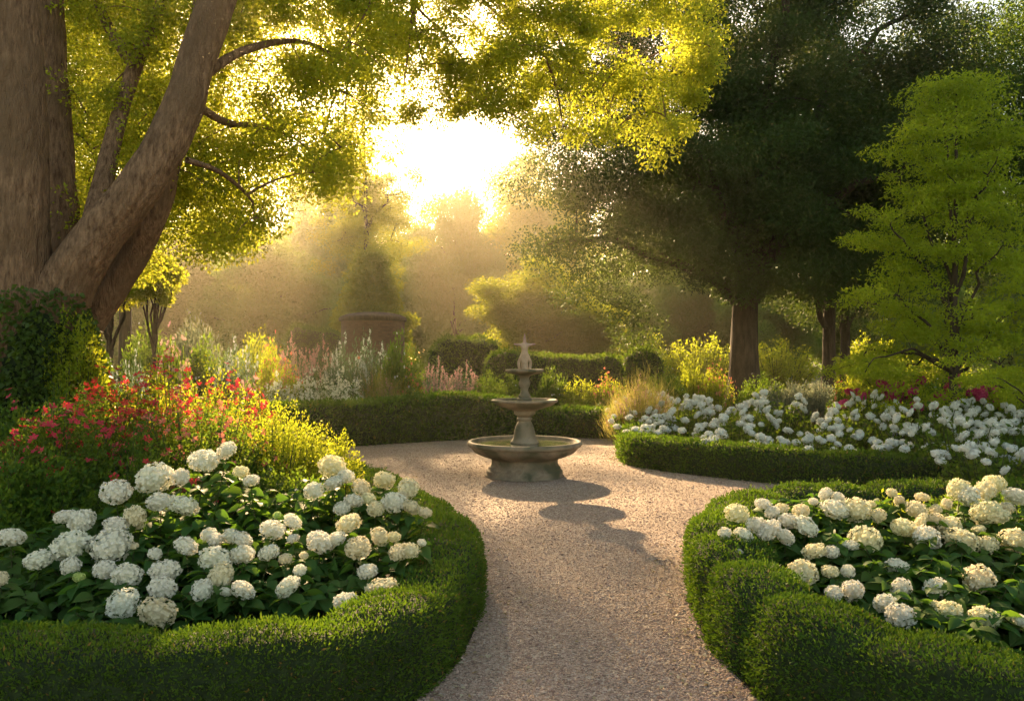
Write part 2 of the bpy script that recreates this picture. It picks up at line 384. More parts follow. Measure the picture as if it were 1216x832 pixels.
def litter():
    rng = np.random.RandomState(8); P = []
    for poly, sgn in ((LBED[3:-3], 1), (RBED[4:-2], -1), (CHEDGE[1:], 1)):
        Q = catmull(np.array([(x, y, 0) for x, y in poly], float), .05); T = unit(np.gradient(Q, axis=0)); S = np.stack([T[:, 1], -T[:, 0], 0 * T[:, 0]], -1) * sgn
        k = rng.randint(0, len(Q), 260); P.append(Q[k] + S[k] * np.abs(rng.normal(size=(260, 1))) * .16)
    P.append(np.stack([rng.uniform(-2, 3, 260), rng.uniform(3.3, 13, 260), np.zeros(260)], -1)); P = np.concatenate(P)
    P = P[in_poly(P[:, 0], P[:, 1], gravel_out)]; P[:, 2] = .013
    D = rng.normal(size=P.shape) * np.array([1, 1, .15]); h = len(P) // 2; mb = MB()
    leaves(mb, P, D, rng.uniform(.02, .045, len(P)), .02, rng, up=.25)
    tag(mb.build('fallen_leaves', M['litter']), 'small dry leaves and petals scattered on the gravel', 'fallen leaves', kind='stuff')

# ------------------------------------------------------------------ hedges
litter()
def hedge(label, path, width, height, leaf=.022, dens=1.0, side=1, mat='hedge', lobes=.10, lobelen=1.1, seed=1, group=None, cat='hedge', hfun=None, taper=.25, name='hedge'):
    """path = outer foot line; the hedge stands `width` deep to its inner side (side=+1 left of the walking direction)"""
    rng = np.random.RandomState(seed)
    P = catmull(np.array([(x, y, 0) for x, y in path], float), .09)
    T = unit(np.gradient(P, axis=0)); S = np.stack([-T[:, 1], T[:, 0], np.zeros(len(T))], -1) * side
    s = np.concatenate([[0], np.cumsum(np.linalg.norm(np.diff(P, axis=0), axis=1))]); Ltot = s[-1]
    Cn = P + S * width / 2
    ph = s / lobelen + .35 * np.sin(s * .9 + seed); crease = np.abs(np.sin(np.pi * ph)) ** .35      # dips to 0 at creases
    wf = 1 - lobes * 1.6 * (1 - crease); hf = 1 - lobes * (1 - crease) + .03 * np.sin(s * 1.7 + seed)
    end = np.clip(np.minimum(s, Ltot - s) / taper, 0, 1); end = np.sqrt(1 - (1 - end) ** 2) * .85 + .15
    if hfun is not None: hf = hf * hfun(s, P)
    nt_ = 19; t = np.linspace(0, np.pi, nt_)
    cx = np.sign(np.cos(t)) * np.abs(np.cos(t)) ** .42; cz = np.abs(np.sin(t)) ** .48
    V = Cn[:, None, :] - S[:, None, :] * (cx[None, :, None] * (width / 2 * wf * end)[:, None, None])
    V[:, :, 2] = cz[None] * (height * hf * (end * .35 + .65))[:, None]
    flat = V.reshape(-1, 3)
    cen = np.repeat(Cn + np.array([0, 0, height * .45]), nt_, 0); d = unit(flat - cen)
    flat = flat + d * (wob(flat, seed, 3.0) * .025 + wob(flat, seed + 1, 8) * .012)[:, None] * (height / .45)
    flat[:, 2] = np.maximum(flat[:, 2], 0); V = flat.reshape(V.shape)
    V[:, 0, 2] = -.02; V[:, -1, 2] = -.02
    n = len(P); i = np.arange(n - 1)[:, None]; j = np.arange(nt_ - 1)[None]
    a = i * nt_ + j; Q = np.stack([a, a + 1, a + nt_ + 1, a + nt_], -1).reshape(-1, 4)
    root = empty(name, (float(P[n // 2][0]), float(P[n // 2][1]), 0)); org = np.array(root.location)
    mb = MB(); inner = cen + (flat - cen) * .93; inner[:, 2] = np.maximum(inner[:, 2] - .0, -.02)
    mb.add(inner - org, Q)
    for e_ in (0, n - 1):
        r_ = V[e_] - org; c_ = r_.mean(0); mb.add(np.vstack([r_, c_]), None, np.array([[k, k + 1, nt_] for k in range(nt_ - 1)]))
    core = mb.build('branch_core', M['hedge_core'], root, smooth=True)
    # leaves over the faces
    qa = flat[Q]; e1 = qa[:, 2] - qa[:, 0]; e2 = qa[:, 3] - qa[:, 1]; cr = np.cross(e1, e2); area = .5 * np.linalg.norm(cr, axis=1)
    ctr = qa.mean(1); Nn = unit(cr); sg = np.sign(np.sum(Nn * (ctr - cen[Q[:, 0]]), -1)); Nn *= sg[:, None]
    dist = np.linalg.norm(ctr - np.array([0, 0, CAM_H]), axis=1)
    Lf = leaf * np.clip(dist / 4.2, .9, 12) ** .62
    cnt = rng.poisson(area * dens * 1.15 / (Lf * Lf * .42 * .5) * .62)
    idx = np.repeat(np.arange(len(Q)), cnt); m = len(idx)
    u, v = rng.rand(m, 1), rng.rand(m, 1); q = qa[idx]
    pt = (q[:, 0] * (1 - u) + q[:, 1] * u) * (1 - v) + (q[:, 3] * (1 - u) + q[:, 2] * u) * v
    nn = Nn[idx]; L_ = Lf[idx]
    pt = pt + nn * (rng.uniform(-1.0, .35, m) * L_)[:, None]
    # a few longer shoots break the clipped outline
    pt = pt + nn * (np.where(rng.rand(m) < .04, rng.rand(m) * 1.6, 0) * L_)[:, None]
    D = nn * .8 + rng.normal(size=(m, 3)) * .55 + np.array([0, 0, .35])
    pt[:, 2] = np.maximum(pt[:, 2], .005)
    mb = MB(); leaves(mb, pt - org, D, L_ * rng.uniform(.7, 1.35, m), L_ * .42, rng)
    mb.build('foliage', M[mat], root)
    tag(root, label, cat, group)
    return root

hedge('clipped low box hedge wrapping the white hydrangea bed left of the path', LBED[1:-1], .50, .41, seed=4, lobes=.12, lobelen=1.25)
hedge('clipped low box hedge curving round the cream hydrangea bed right of the path', RBED[1:-1], .52, .46, side=-1, seed=9, lobes=.19, lobelen=.9)
hedge('long clipped hedge curving behind the fountain on its left side', BHEDGE, .9, .78, leaf=.03, dens=1.6, side=1, seed=5, lobes=.03, lobelen=3,
      hfun=lambda s, P: np.interp(P[:, 0], [-5, -.8, .0, .8, 2.2], [1.0, 1.08, .98, .72, .70]))
hedge('low lobed hedge in front of the far white flowers, right of the fountain', CHEDGE, .55, .43, leaf=.026, dens=1.5, side=1, seed=12, lobes=.09, lobelen=1.5)

# ------------------------------------------------------------------ fountain
def lathe(profile, sides=64):
    p = np.array(profile, float); a = np.linspace(0, 2 * np.pi, sides, endpoint=False)
    V = np.stack([p[:, 0][:, None] * np.cos(a), p[:, 0][:, None] * np.sin(a), np.repeat(p[:, 1][:, None], sides, 1)], -1)
    i = np.arange(len(p) - 1)[:, None]; j = np.arange(sides)[None]
    a0 = i * sides + j; a1 = i * sides + (j + 1) % sides
    return V.reshape(-1, 3), np.stack([a0, a1, a1 + sides, a0 + sides], -1).reshape(-1, 4)
def dense(profile, n=3):
    p = np.array(profile, float); p3 = np.column_stack([p, np.zeros(len(p))]); return catmull(p3, .012)[:, :2]
def lathe_obj(name, prof, mat, parent, sides=64, loc=(0, 0, 0), chip=.003):
    V, Q = lathe(dense(prof), sides)
    V = V + unit(V * np.array([1, 1, 0.01])) * (wob(V, 7, 6) * chip)[:, None]
    mb = MB(); mb.add(V, Q); o = mb.build(name, mat, parent, smooth=True); o.location = loc; return o

FY = 10.8; FX = gx(623, FY)
ft = empty('fountain', (FX, FY, .004))
tag(ft, 'three tiered stone garden fountain with statuette on top, standing on the gravel circle', 'fountain')
lathe_obj('base_plinth', [(.02, 0), (.50, 0), (.515, .02), (.515, .08), (.49, .095), (.485, .13), (.46, .145), (.45, .17), (.45, .225), (.475, .25)], M['stone'], ft)
lathe_obj('lower_basin', [(.46, .25), (.52, .262), (.60, .29), (.675, .33), (.71, .365), (.725, .39), (.73, .40), (.755, .405), (.775, .425), (.775, .455), (.76, .475), (.735, .478), (.715, .465), (.70, .44), (.66, .415), (.5, .39), (.1, .38)], M['stone'], ft)
V, Q = lathe([(.001, .445), (.2, .445), (.45, .445), (.705, .445)], 48); mb = MB(); mb.add(V, Q); mb.build('lower_water', M['water'], ft)
lathe_obj('pedestal', [(.10, .40), (.185, .44), (.19, .465), (.175, .485), (.165, .50), (.15, .53), (.14, .60), (.125, .66), (.105, .71), (.088, .735), (.086, .75), (.105, .765), (.10, .785), (.085, .80)], M['stone'], ft, 40)
lathe_obj('middle_bowl', [(.08, .80), (.12, .82), (.145, .85), (.15, .88), (.19, .90), (.28, .925), (.37, .955), (.415, .985), (.43, .995), (.447, 1.005), (.452, 1.02), (.44, 1.035), (.42, 1.036), (.40, 1.02), (.3, 1.0), (.05, .99)], M['stone'], ft, 56)
V, Q = lathe([(.001, 1.018), (.2, 1.018), (.395, 1.018)], 48); mb = MB(); mb.add(V, Q); mb.build('middle_water', M['water'], ft)
lathe_obj('column', [(.05, 1.0), (.095, 1.02), (.098, 1.05), (.08, 1.065), (.085, 1.085), (.065, 1.11), (.05, 1.15), (.055, 1.19), (.075, 1.23), (.08, 1.26), (.065, 1.30), (.06, 1.33), (.08, 1.355)], M['stone'], ft, 32)
lathe_obj('upper_bowl', [(.07, 1.35), (.12, 1.372), (.2, 1.39), (.245, 1.405), (.26, 1.42), (.258, 1.437), (.245, 1.445), (.22, 1.436), (.1, 1.425), (.02, 1.424)], M['stone'], ft, 48)
def statue():
    """small standing figure with arms held out on a bowed two-legged stand"""
    J = [((0, 0, .17), .040), ((0, 0, .235), .036), ((0, 0, .285), .045), ((0, 0, .318), .040), ((0, 0, .350), .017), ((0, .0, .378), .024), ((0, 0, .405), .022), ((0, 0, .43), .008), ((0, 0, .46), .004),
         ((.05, 0, .318), .020), ((.095, .0, .325), .013), ((.135, 0, .332), .008), ((-.05, 0, .318), .020), ((-.095, 0, .325), .013), ((-.135, 0, .332), .008),
         ((.05, 0, .145), .026), ((.075, 0, .095), .022), ((.068, 0, .035), .018), ((.062, -.02, .008), .018),
         ((-.05, 0, .145), .026), ((-.075, 0, .095), .022), ((-.068, 0, .035), .018), ((-.062, -.02, .008), .018),
         ((0, 0, .11), .045), ((0, 0, .04), .05), ((0, 0, .0), .055)]
    E = [(0, 1), (1, 2), (2, 3), (3, 4), (4, 5), (5, 6), (6, 7), (7, 8), (3, 9), (9, 10), (10, 11), (3, 12), (12, 13), (13, 14), (0, 15), (15, 16), (16, 17), (17, 18), (0, 19), (19, 20), (20, 21), (21, 22), (0, 23), (23, 24), (24, 25)]
    me = bpy.data.meshes.new('statue'); me.from_pydata([j[0] for j in J], E, [])
    o = bpy.data.objects.new('statue', me); C.objects.link(o); o.parent = ft; o.location = (0, 0, 1.43); o.scale = (1.1, 1.25, 1.08)
    md = o.modifiers.new('skin', 'SKIN'); md.use_smooth_shade = True
    sv = me.skin_vertices[0].data
    for i, j in enumerate(J): sv[i].radius = (j[1], j[1])
    sv[0].use_root = True
    sb = o.modifiers.new('sub', 'SUBSURF'); sb.levels = 2; sb.render_levels = 2
    me.materials.append(M['statue']); o['label'] = 'small figure with outstretched arms'
statue()

# ------------------------------------------------------------------ hydrangeas
def make_head(name, mats, seed, nf=170, R_=.5, fl=.078, inner='hyd'):
    """flower ball of diameter 1 made of four-petalled florets"""
    rng = np.random.RandomState(seed); i = np.arange(nf) + .5
    ph = np.arccos(1 - 2 * i / nf * .97); th = np.pi * (1 + 5 ** .5) * i
    d = np.stack([np.cos(th) * np.sin(ph), np.sin(th) * np.sin(ph), np.cos(ph)], -1); d = unit(d + rng.normal(size=d.shape) * .07)
    lump = 1 + .10 * wob(d * 2, seed, 1.4)
    P = d * (R_ * .90 * lump * rng.uniform(.93, 1.05, nf))[:, None] * np.array([1, 1, .84])
    mb = MB(); petals(mb, P, d + rng.normal(size=d.shape) * .4, fl * rng.uniform(.85, 1.25, nf), 4, rng, cup=.3)
    # inner ball
    a = 12; uu = np.linspace(0, np.pi, 8); V, Q = lathe([(math.sin(t) * R_ * .72 + .001, math.cos(t) * R_ * .60) for t in uu[::-1]], a)
    mb.add(V, Q)
    o = mb.build(name, mats); C.objects.unlink(o); return o.data
HEADS = {k: [make_head('flower_head', M[m], s) for s in ss] for k, m, ss in (('white', 'hyd', (1, 2, 3, 4)), ('cream', 'cream', (5, 6, 7)), ('cool', 'hyd_cool', (8, 9, 10)), ('bud', 'hyd_green', (11,)))}
HEADS_LO = {k: [make_head('flower_head', M[m], s, 60, .5, .14) for s in ss] for k, m, ss in (('cool', 'hyd_cool', (21, 22, 23)), ('magenta', 'magenta', (24, 25)), ('white', 'hyd', (26, 27)))}

def put_head(parent, me, p, dia, rng, tilt=.35):
    o = bpy.data.objects.new('flower_head', me); C.objects.link(o); o.parent = parent; o.location = tuple(map(float, p))
    sx = dia * rng.uniform(.94, 1.1); o.scale = (sx * rng.uniform(.92, 1.15), sx * rng.uniform(.88, 1.08), dia * rng.uniform(.72, 1.05))
    o.rotation_euler = (rng.normal() * tilt, rng.normal() * tilt, rng.rand() * 6.28); return o

LH = [(242,547,36),(183,568,38),(215,566,22),(138,584,38),(191,596,28),(219,600,33),(78,613,24),(97,618,30),(138,624,28),(160,615,30),(13,638,28),(84,648,46),(46,664,30),(84,672,24),(133,648,44),(125,676,28),(151,683,36),(146,716,36),(184,657,17),(160,648,10),(221,648,26),(196,677,32),(193,698,30),(187,726,40),(0,687,18),(94,685,13),(248,634,18),(269,534,26),(286,560,18),(298,570,18),(256,640,18),(274,636,20),(288,640,22),(329,611,10),(324,628,28),(348,619,22),(348,639,15),(288,658,26),(319,656,22),(339,663,17),(256,664,32),(262,684,28),(268,702,16),(289,700,28),(240,700,26),(342,696,28),(356,677,16),(361,659,10),(380,643,32),(398,640,26),(425,650,31),(436,678,26),(451,637,28),(468,637,16),(473,656,22),(486,653,22),(454,699,35),(411,714,27),(414,621,28),(394,553,28),(411,565,18),(373,582,24),(397,573,24),(429,579,23),(420,595,24),(456,570,25),(485,579,24),(468,596,30),(446,604,21),(489,602,21),(505,608,15),(501,644,12),(478,588,15),(438,592,16),(406,603,18)]
RH = [(906,598,17),(875,609,26),(861,633,18),(883,635,24),(917,608,16),(928,603,15),(951,606,19),(936,618,22),(899,623,23),(913,629,26),(933,637,22),(957,624,27),(966,595,11),(980,586,15),(995,590,15),(993,604,34),(1017,605,34),(967,654,28),(988,655,18),(954,679,31),(986,678,18),(1007,678,18),(990,704,22),(1013,701,30),(1027,641,36),(1010,647,18),(878,655,10),(1065,673,27),(1070,698,24),(1051,716,24),(1070,731,34),(1112,698,30),(1126,726,27),(1113,719,16),(1162,687,32),(1169,733,31),(1213,736,20),(1101,639,33),(1143,641,38),(1174,646,22),(1207,642,34),(1073,626,26),(1093,620,20),(1110,618,20),(1127,624,24),(1088,605,24),(1095,590,16),(1139,581,25),(1151,589,26),(1169,583,26),(1171,608,30),(1184,612,24),(1181,574,24),(1207,589,27),(1124,598,14),(1111,605,14),(1068,594,13),(1059,585,12),(1043,612,18),(1035,598,11),(1162,628,13),(1196,602,15)]

def depth_left(px, py):
    return 4.05 + (727 - py) / 190 * 1.55 + (0.35 if px > 370 and py < 615 else 0)
def depth_right(px, py):
    return 4.05 + (735 - py) / 150 * 1.45

def hydrangea_group(heads, depth, centers, labels, group, kind_fn, seed, filler, envelope):
    rng = np.random.RandomState(seed); Cn = np.array(centers)
    pts = []
    for (x, y, d) in heads:
        Y = depth(x, y); p = at(x, y, Y); pts.append((p, d * Y / F * 1.06, x, y))
    own = [int(np.argmin(np.linalg.norm(Cn - p[:2], axis=1))) for p, *_ in pts]
    for b, (cx, cy_) in enumerate(Cn):
        root = empty('hydrangea_bush', (cx, cy_, .008)); tag(root, labels[b], 'hydrangea', group)
        org = np.array([cx, cy_, .008])
        ms, ml = MB(), MB(); tips = []
        for (p, dia, px, py), o_ in zip(pts, own):
            if o_ != b: continue
            tips.append((p - org - np.array([0, 0, dia * .38]), dia))
            put_head(root, rng.choice(HEADS[kind_fn(px, py, dia, rng)]), p - org, dia, rng)
        # leafy shoots without a flower fill the bush under the envelope of the heads
        for k in range(filler):
            a, r = rng.rand() * 6.28, .95 * math.sqrt(rng.rand()); x, y = cx + r * math.cos(a), cy_ + r * math.sin(a) * .9
            zt = envelope(x, y)
            if zt is None: continue
            tips.append((np.array([x, y, zt * rng.uniform(.55, .86)]) - org, .12))
        P, D, L_, W_ = [], [], [], []
        for tip, dia in tips:
            base = np.array([tip[0] * .35 + rng.normal() * .05, tip[1] * .35 + rng.normal() * .05, 0])
            t = np.linspace(0, 1, 7)[:, None]; mid = np.array([tip[0] * .8, tip[1] * .8, tip[2] * .5])
            c = base * (1 - t) ** 2 + 2 * mid * t * (1 - t) + tip * t ** 2
            tube(ms, c, np.linspace(.006, .0035, 7), 4)
            for lv, tt in enumerate(np.linspace(.42, .97, 6)):
                q = base * (1 - tt) ** 2 + 2 * mid * tt * (1 - tt) + tip * tt ** 2
                a0 = rng.rand() * 6.28
                for kk in range(2 if lv < 4 else 3):
                    a = a0 + kk * 6.28 / (2 if lv < 4 else 3) + rng.normal() * .25
                    P.append(q); D.append((math.cos(a), math.sin(a), rng.uniform(-.35, .35)))
                    s = rng.uniform(.085, .15) * (.8 if lv == 5 else 1); L_.append(s); W_.append(s * rng.uniform(.6, .75))
        big_leaves(ml, np.array(P), np.array(D), np.array(L_), np.array(W_), rng)
        ml.build('foliage', M['hyd_leaf'], root); ms.build('stems', M['stem'], root)

def env_left(x, y):
    px = HX + x * F / y
    if y < 3.75 or y > 6.4 or not in_poly(np.array([x]), np.array([y]), LBED + [(-9, 11.6), (-9, 3.1)])[0] or x > np.interp(y, [3.6, 4.6, 6.5], [-.95, -.72, -1.05]): return None
    return np.interp(y, [3.75, 4.2, 5.0, 5.7, 6.4], [.30, .42, .66, .92, .9]) * np.interp(px, [0, 120, 260, 340, 520], [.85, .95, 1.0, .85, .82])
def env_right(x, y):
    if y < 3.75 or y > 6.6 or x < np.interp(y, [3.6, 4.2, 5.0, 5.8, 6.6], [2.1, 1.85, 1.65, 1.75, 2.3]): return None
    return np.interp(y, [3.75, 4.2, 5.0, 5.7, 6.6], [.30, .38, .60, .74, .6])
def kl(px, py, d, rng):
    if px > 360: return 'cream' if rng.rand() < .6 else 'white'
    if d < .07: return 'bud' if rng.rand() < .4 else 'cream'
    return 'white' if rng.rand() < .8 else 'cream'
def kr(px, py, d, rng):
    return 'cream' if (py < 650 and px > 1000 and rng.rand() < .8) else ('white' if rng.rand() < .6 else 'cream')
hydrangea_group(LH, depth_left, [(-2.75, 4.5), (-2.25, 4.25), (-1.6, 4.3), (-1.15, 4.25), (-2.3, 5.2), (-1.5, 5.2), (-.95, 5.3), (-1.35, 6.0)],
    ['white hydrangea at the left picture edge behind the low hedge, with one or two blooms', 'white hydrangea with large stacked blooms close behind the left hedge', 'white hydrangea with small round blooms, middle of the front row in the left bed', 'cream hydrangea at the hedge corner, front right of the left bed',
     'white hydrangea with broad flat blooms in front of the red flowered shrubs', 'tall white hydrangea below the red flowers, highest blooms of the left bed', 'cream hydrangea beside the path, leaning over the sunlit hedge', 'cream hydrangea at the back of the left bed nearest the fountain'],
    'white hydrangeas in the left bed', kl, 11, 60, env_left)
hydrangea_group(RH, depth_right, [(1.72, 5.3), (1.75, 4.55), (2.2, 4.2), (2.1, 5.3), (2.65, 4.2), (2.75, 5.1), (3.3, 5.0), (3.3, 4.3)],
    ['white hydrangea closest to the path at the curve of the right bed', 'white hydrangea with few blooms resting on the right hedge top', 'white hydrangea with three stacked blooms, front of the right bed', 'white hydrangea with the biggest blooms at the back of the right bed',
     'white hydrangea with separate round blooms over large dark leaves, front right', 'cream hydrangea with crowded sunlit blooms in the middle of the right bed', 'cream hydrangea at the right picture edge, back of the bed', 'white hydrangea at the right picture edge, front of the bed'],
    'hydrangeas in the right bed', kr, 17, 60, env_right)

# far white flower field behind the low hedge on the right
def far_bush(seed, nheads, rad, h, headset, dia, leafm='green', nst=46, leafL=.07):
    rng = np.random.RandomState(seed); root = empty('flower_bush')
    ms, ml = MB(), MB(); P, D = [], []
    tips = []
    for k in range(nheads + nst):
        a, r = rng.rand() * 6.28, rad * math.sqrt(rng.rand()); z = h * (1 - .35 * (r / rad) ** 2) * rng.uniform(.82, 1.02)
        tip = np.array([r * math.cos(a), r * math.sin(a), z]);
        if k < nheads: put_head(root, rng.choice(headset), tip, dia * rng.uniform(.7, 1.25), rng)
        else: tip[2] *= rng.uniform(.6, .95)
        base = tip * np.array([.4, .4, 0]); t = np.linspace(0, 1, 4)[:, None]; c = base * (1 - t) + tip * t - np.array([0, 0, .03]) * t
        tube(ms, c, .005, 3)
        tt = rng.uniform(.25, 1.0, 16); P.append(base + (tip - base) * tt[:, None]); d = rng.normal(size=(16, 3)); d[:, 2] = d[:, 2] * .4 + .3; D.append(d)
    P, D = np.concatenate(P), np.concatenate(D)
    leaves(ml, P, D, leafL * rng.uniform(.7, 1.3, len(P)), leafL * .5, rng)
    ml.build('foliage', M[leafm], root); ms.build('stems', M['stem'], root)
    return root
fw = [far_bush(40 + i, 18, .62, .62, HEADS_LO['cool'], .115) for i in range(3)]
rngF = np.random.RandomState(77)
spots = []
ends = ['behind the hedge end nearest the fountain', 'behind the first rounded lobe of the low hedge', 'behind the second lobe of the low hedge', 'behind the third lobe of the low hedge', 'behind the last visible stretch of the low hedge', 'just past the hidden end of the low hedge']
rowname = ['front row', 'second row', 'third row', 'back row']
CP = catmull(np.array([(x, y, 0) for x, y in CHEDGE[2:]], float), .1)[:, :2]
used = [0, 0, 0]
ki = 0
for r_ in range(4):
    nn = 6
    for q in range(nn):
        p = CP[int((q + .5) / nn * (len(CP) - 1))]
        off = .95 + r_ * .98; dx = off * .62 + (q - 2.5) * .18 * r_; dy = off * .85
        spots.append((p[0] + dx + rngF.normal() * .12, p[1] + dy + rngF.normal() * .12, r_, 'white flowered bush, %s, %s' % (rowname[r_], ends[q])))
for i in range(9):          # the bank to the right, beyond the end of the hedge
    a_, b_ = divmod(i, 3)
    spots.append((5.2 + b_ * 1.05 + a_ * .35 + rngF.normal() * .1, 8.7 + a_ * 1.35 + b_ * .1, 1 + a_, 'white flowered bush, %s plant, %s row of the bank behind the cream hydrangeas' % (('inner', 'middle', 'outer')[b_], ('nearest', 'centre', 'farthest')[a_])))
for i, (x, y, r_, lab) in enumerate(spots):
    k = i % 3
    o = fw[k] if i + 3 >= len(spots) else copy_tree(fw[k])     # the originals take the last three places
    o.location = (x, y, .012); sc = (.86, 1.12, 1.38, 1.62)[min(r_, 3)] * rngF.uniform(.92, 1.08); o.scale = (1.05, 1.05, sc)
    for ch in o.children:
        if ch.name.startswith('flower_head'): ch.scale.z /= sc
    o.rotation_euler = (0, 0, rngF.rand() * 6.28); tag(o, lab, 'flowering bush', 'white flowered bushes in the far right bed')
mg = far_bush(61, 12, .5, 1.22, HEADS_LO['magenta'], .19, nst=40)
for i, (px, Y, lab) in enumerate([(1035, 14.6, 'magenta rose bush behind the white flowers, left plant of the three'), (1085, 14.2, 'magenta rose bush with the most blooms, between the other two'), (1150, 13.8, 'magenta rose bush below the lime green tree, right plant of the three')]):
    o = mg if i == 0 else copy_tree(mg); o.location = (gx(px, Y), Y, .012); o.rotation_euler = (0, 0, i * 1.7); o.scale = (1, 1, 1 + .05 * i)
    tag(o, lab, 'rose bush', 'magenta rose bushes')

# ------------------------------------------------------------------ leafy plants and shrubs of stems, leaves and small flowers
def plant(seed, rad, h, nst, lps, leafL, lw, leafm, flm=None, nfl=0, flr=.02, fk=5, name='flowering_plant', erect=.5, spire=False, tmin=.3, clusters=1, up=.3, blade=False, dome=.45):
    rng = np.random.RandomState(seed); root = empty(name)
    a = rng.rand(nst) * 6.28; r = rad * np.sqrt(rng.rand(nst))
    z = h * (1 - dome * (r / rad) ** 2) * rng.uniform(.72, 1.0, nst) * (1 + .12 * np.sin(3 * a + seed))
    tip = np.stack([r * np.cos(a), r * np.sin(a), z], -1); base = tip * np.array([1 - erect, 1 - erect, 0]) * .8
    mid = np.stack([tip[:, 0] * .7, tip[:, 1] * .7, z * .6], -1)
    ms, ml, mf = MB(), MB(), MB()
    t = np.linspace(0, 1, 4)[:, None]
    for i in range(min(nst, 90)):
        c = base[i] * (1 - t) ** 2 + 2 * mid[i] * t * (1 - t) + tip[i] * t ** 2; tube(ms, c, (.004 + .003 * h) * np.array([1, .8, .6, .4]), 3)
    tt = rng.uniform(tmin, 1.02, (nst, lps, 1))
    P = base[:, None] * (1 - tt) ** 2 + 2 * mid[:, None] * tt * (1 - tt) + tip[:, None] * tt ** 2
    P = P + rng.normal(size=P.shape) * leafL * .6
    out = P - np.array([0, 0, h * .3]); D = unit(out) * .7 + rng.normal(size=P.shape) * .7 + np.array([0, 0, up])
    if blade: D = unit(tip - base)[:, None] * 1.2 + rng.normal(size=P.shape) * .25
    P, D = P.reshape(-1, 3), D.reshape(-1, 3); P[:, 2] = np.maximum(P[:, 2], .01)
    leaves(ml, P, D, leafL * rng.uniform(.6, 1.4, len(P)), leafL * lw, rng)
    ml.build('foliage', M[leafm], root); ms.build('stems', M['stem'], root)
    if flm:
        idx = rng.permutation(nst)[:nfl] if nfl <= nst else rng.randint(0, nst, nfl)
        if spire:
            k = 9; tz = np.linspace(-.07 * h, .06 * h, k); Pf = (tip[idx][:, None] + np.stack([np.zeros(k), np.zeros(k), tz], -1)[None] + rng.normal(size=(len(idx), k, 3)) * .012).reshape(-1, 3)
            Nf = rng.normal(size=Pf.shape)
        else:
            Pf = tip[idx] + np.array([0, 0, leafL * .3]); Nf = unit(Pf - np.array([0, 0, h * .3])) + rng.normal(size=Pf.shape) * .45
            if clusters > 1:
                Pf = (Pf[:, None] + rng.normal(size=(len(idx), clusters, 3)) * flr * 1.3).reshape(-1, 3); Nf = np.repeat(Nf, clusters, 0) + rng.normal(size=(len(idx) * clusters, 3)) * .4
        petals(mf, Pf, Nf, flr * rng.uniform(.7, 1.3, len(Pf)), fk, rng, cup=.3, wide=.8)
        o = mf.build('blossoms', M[flm], root); o['kind'] = 'stuff'
    return root

PT = {}   # prototype plants, 1 m tall
def proto(key, **kw): PT[key] = [plant(seed=kw.pop('seed'), **kw), False]
proto('white', seed=101, rad=.55, h=1, nst=190, lps=22, leafL=.055, lw=.35, leafm='green', flm='hyd', nfl=320, flr=.03, fk=6, clusters=3)
proto('pinkspire', seed=102, rad=.55, h=1, nst=130, lps=26, leafL=.06, lw=.25, leafm='bluegreen', flm='pink', nfl=110, flr=.022, spire=True)
proto('blue', seed=103, rad=.6, h=1, nst=140, lps=28, leafL=.06, lw=.3, leafm='bluegreen', flm='hyd_cool', nfl=45, flr=.022, spire=True)
proto('coral', seed=104, rad=.55, h=1, nst=150, lps=28, leafL=.05, lw=.4, leafm='bright', flm='coral', nfl=70, flr=.03, clusters=2)
proto('gold', seed=105, rad=.55, h=1, nst=260, lps=16, leafL=.22, lw=.03, leafm='straw', flm='pink', nfl=120, flr=.012, spire=True, blade=True, tmin=.1, up=.8)
proto('bright', seed=106, rad=.6, h=1, nst=200, lps=32, leafL=.05, lw=.45, leafm='bright')
proto('green', seed=107, rad=.6, h=1, nst=180, lps=32, leafL=.06, lw=.45, leafm='green', flm='hyd_cool', nfl=18, flr=.018)
proto('silver', seed=108, rad=.6, h=1, nst=200, lps=34, leafL=.055, lw=.4, leafm='silver')
proto('roses', seed=109, rad=.5, h=1, nst=130, lps=26, leafL=.06, lw=.5, leafm='green', flm='pink', nfl=60, flr=.045, clusters=2, fk=6)
proto('redrose', seed=110, rad=.5, h=1, nst=130, lps=26, leafL=.06, lw=.5, leafm='green', flm='coral', nfl=30, flr=.05, clusters=2, fk=6)

def place(key, px, top, wpx, Y, label, cat='flowering plant', name='flowering_plant', group=None, rz=None):
    pr = PT[key]; o = pr[0] if not pr[1] else copy_tree(pr[0]); pr[1] = True
    o.name = name
    h = gz(top, Y); wd = wpx * Y / F / 1.1
    o.location = (gx(px, Y), Y, .012); o.scale = (wd, wd, h); o.rotation_euler = (0, 0, rz if rz is not None else (px * 1.7) % 6.28)
    tag(o, label, cat, group)

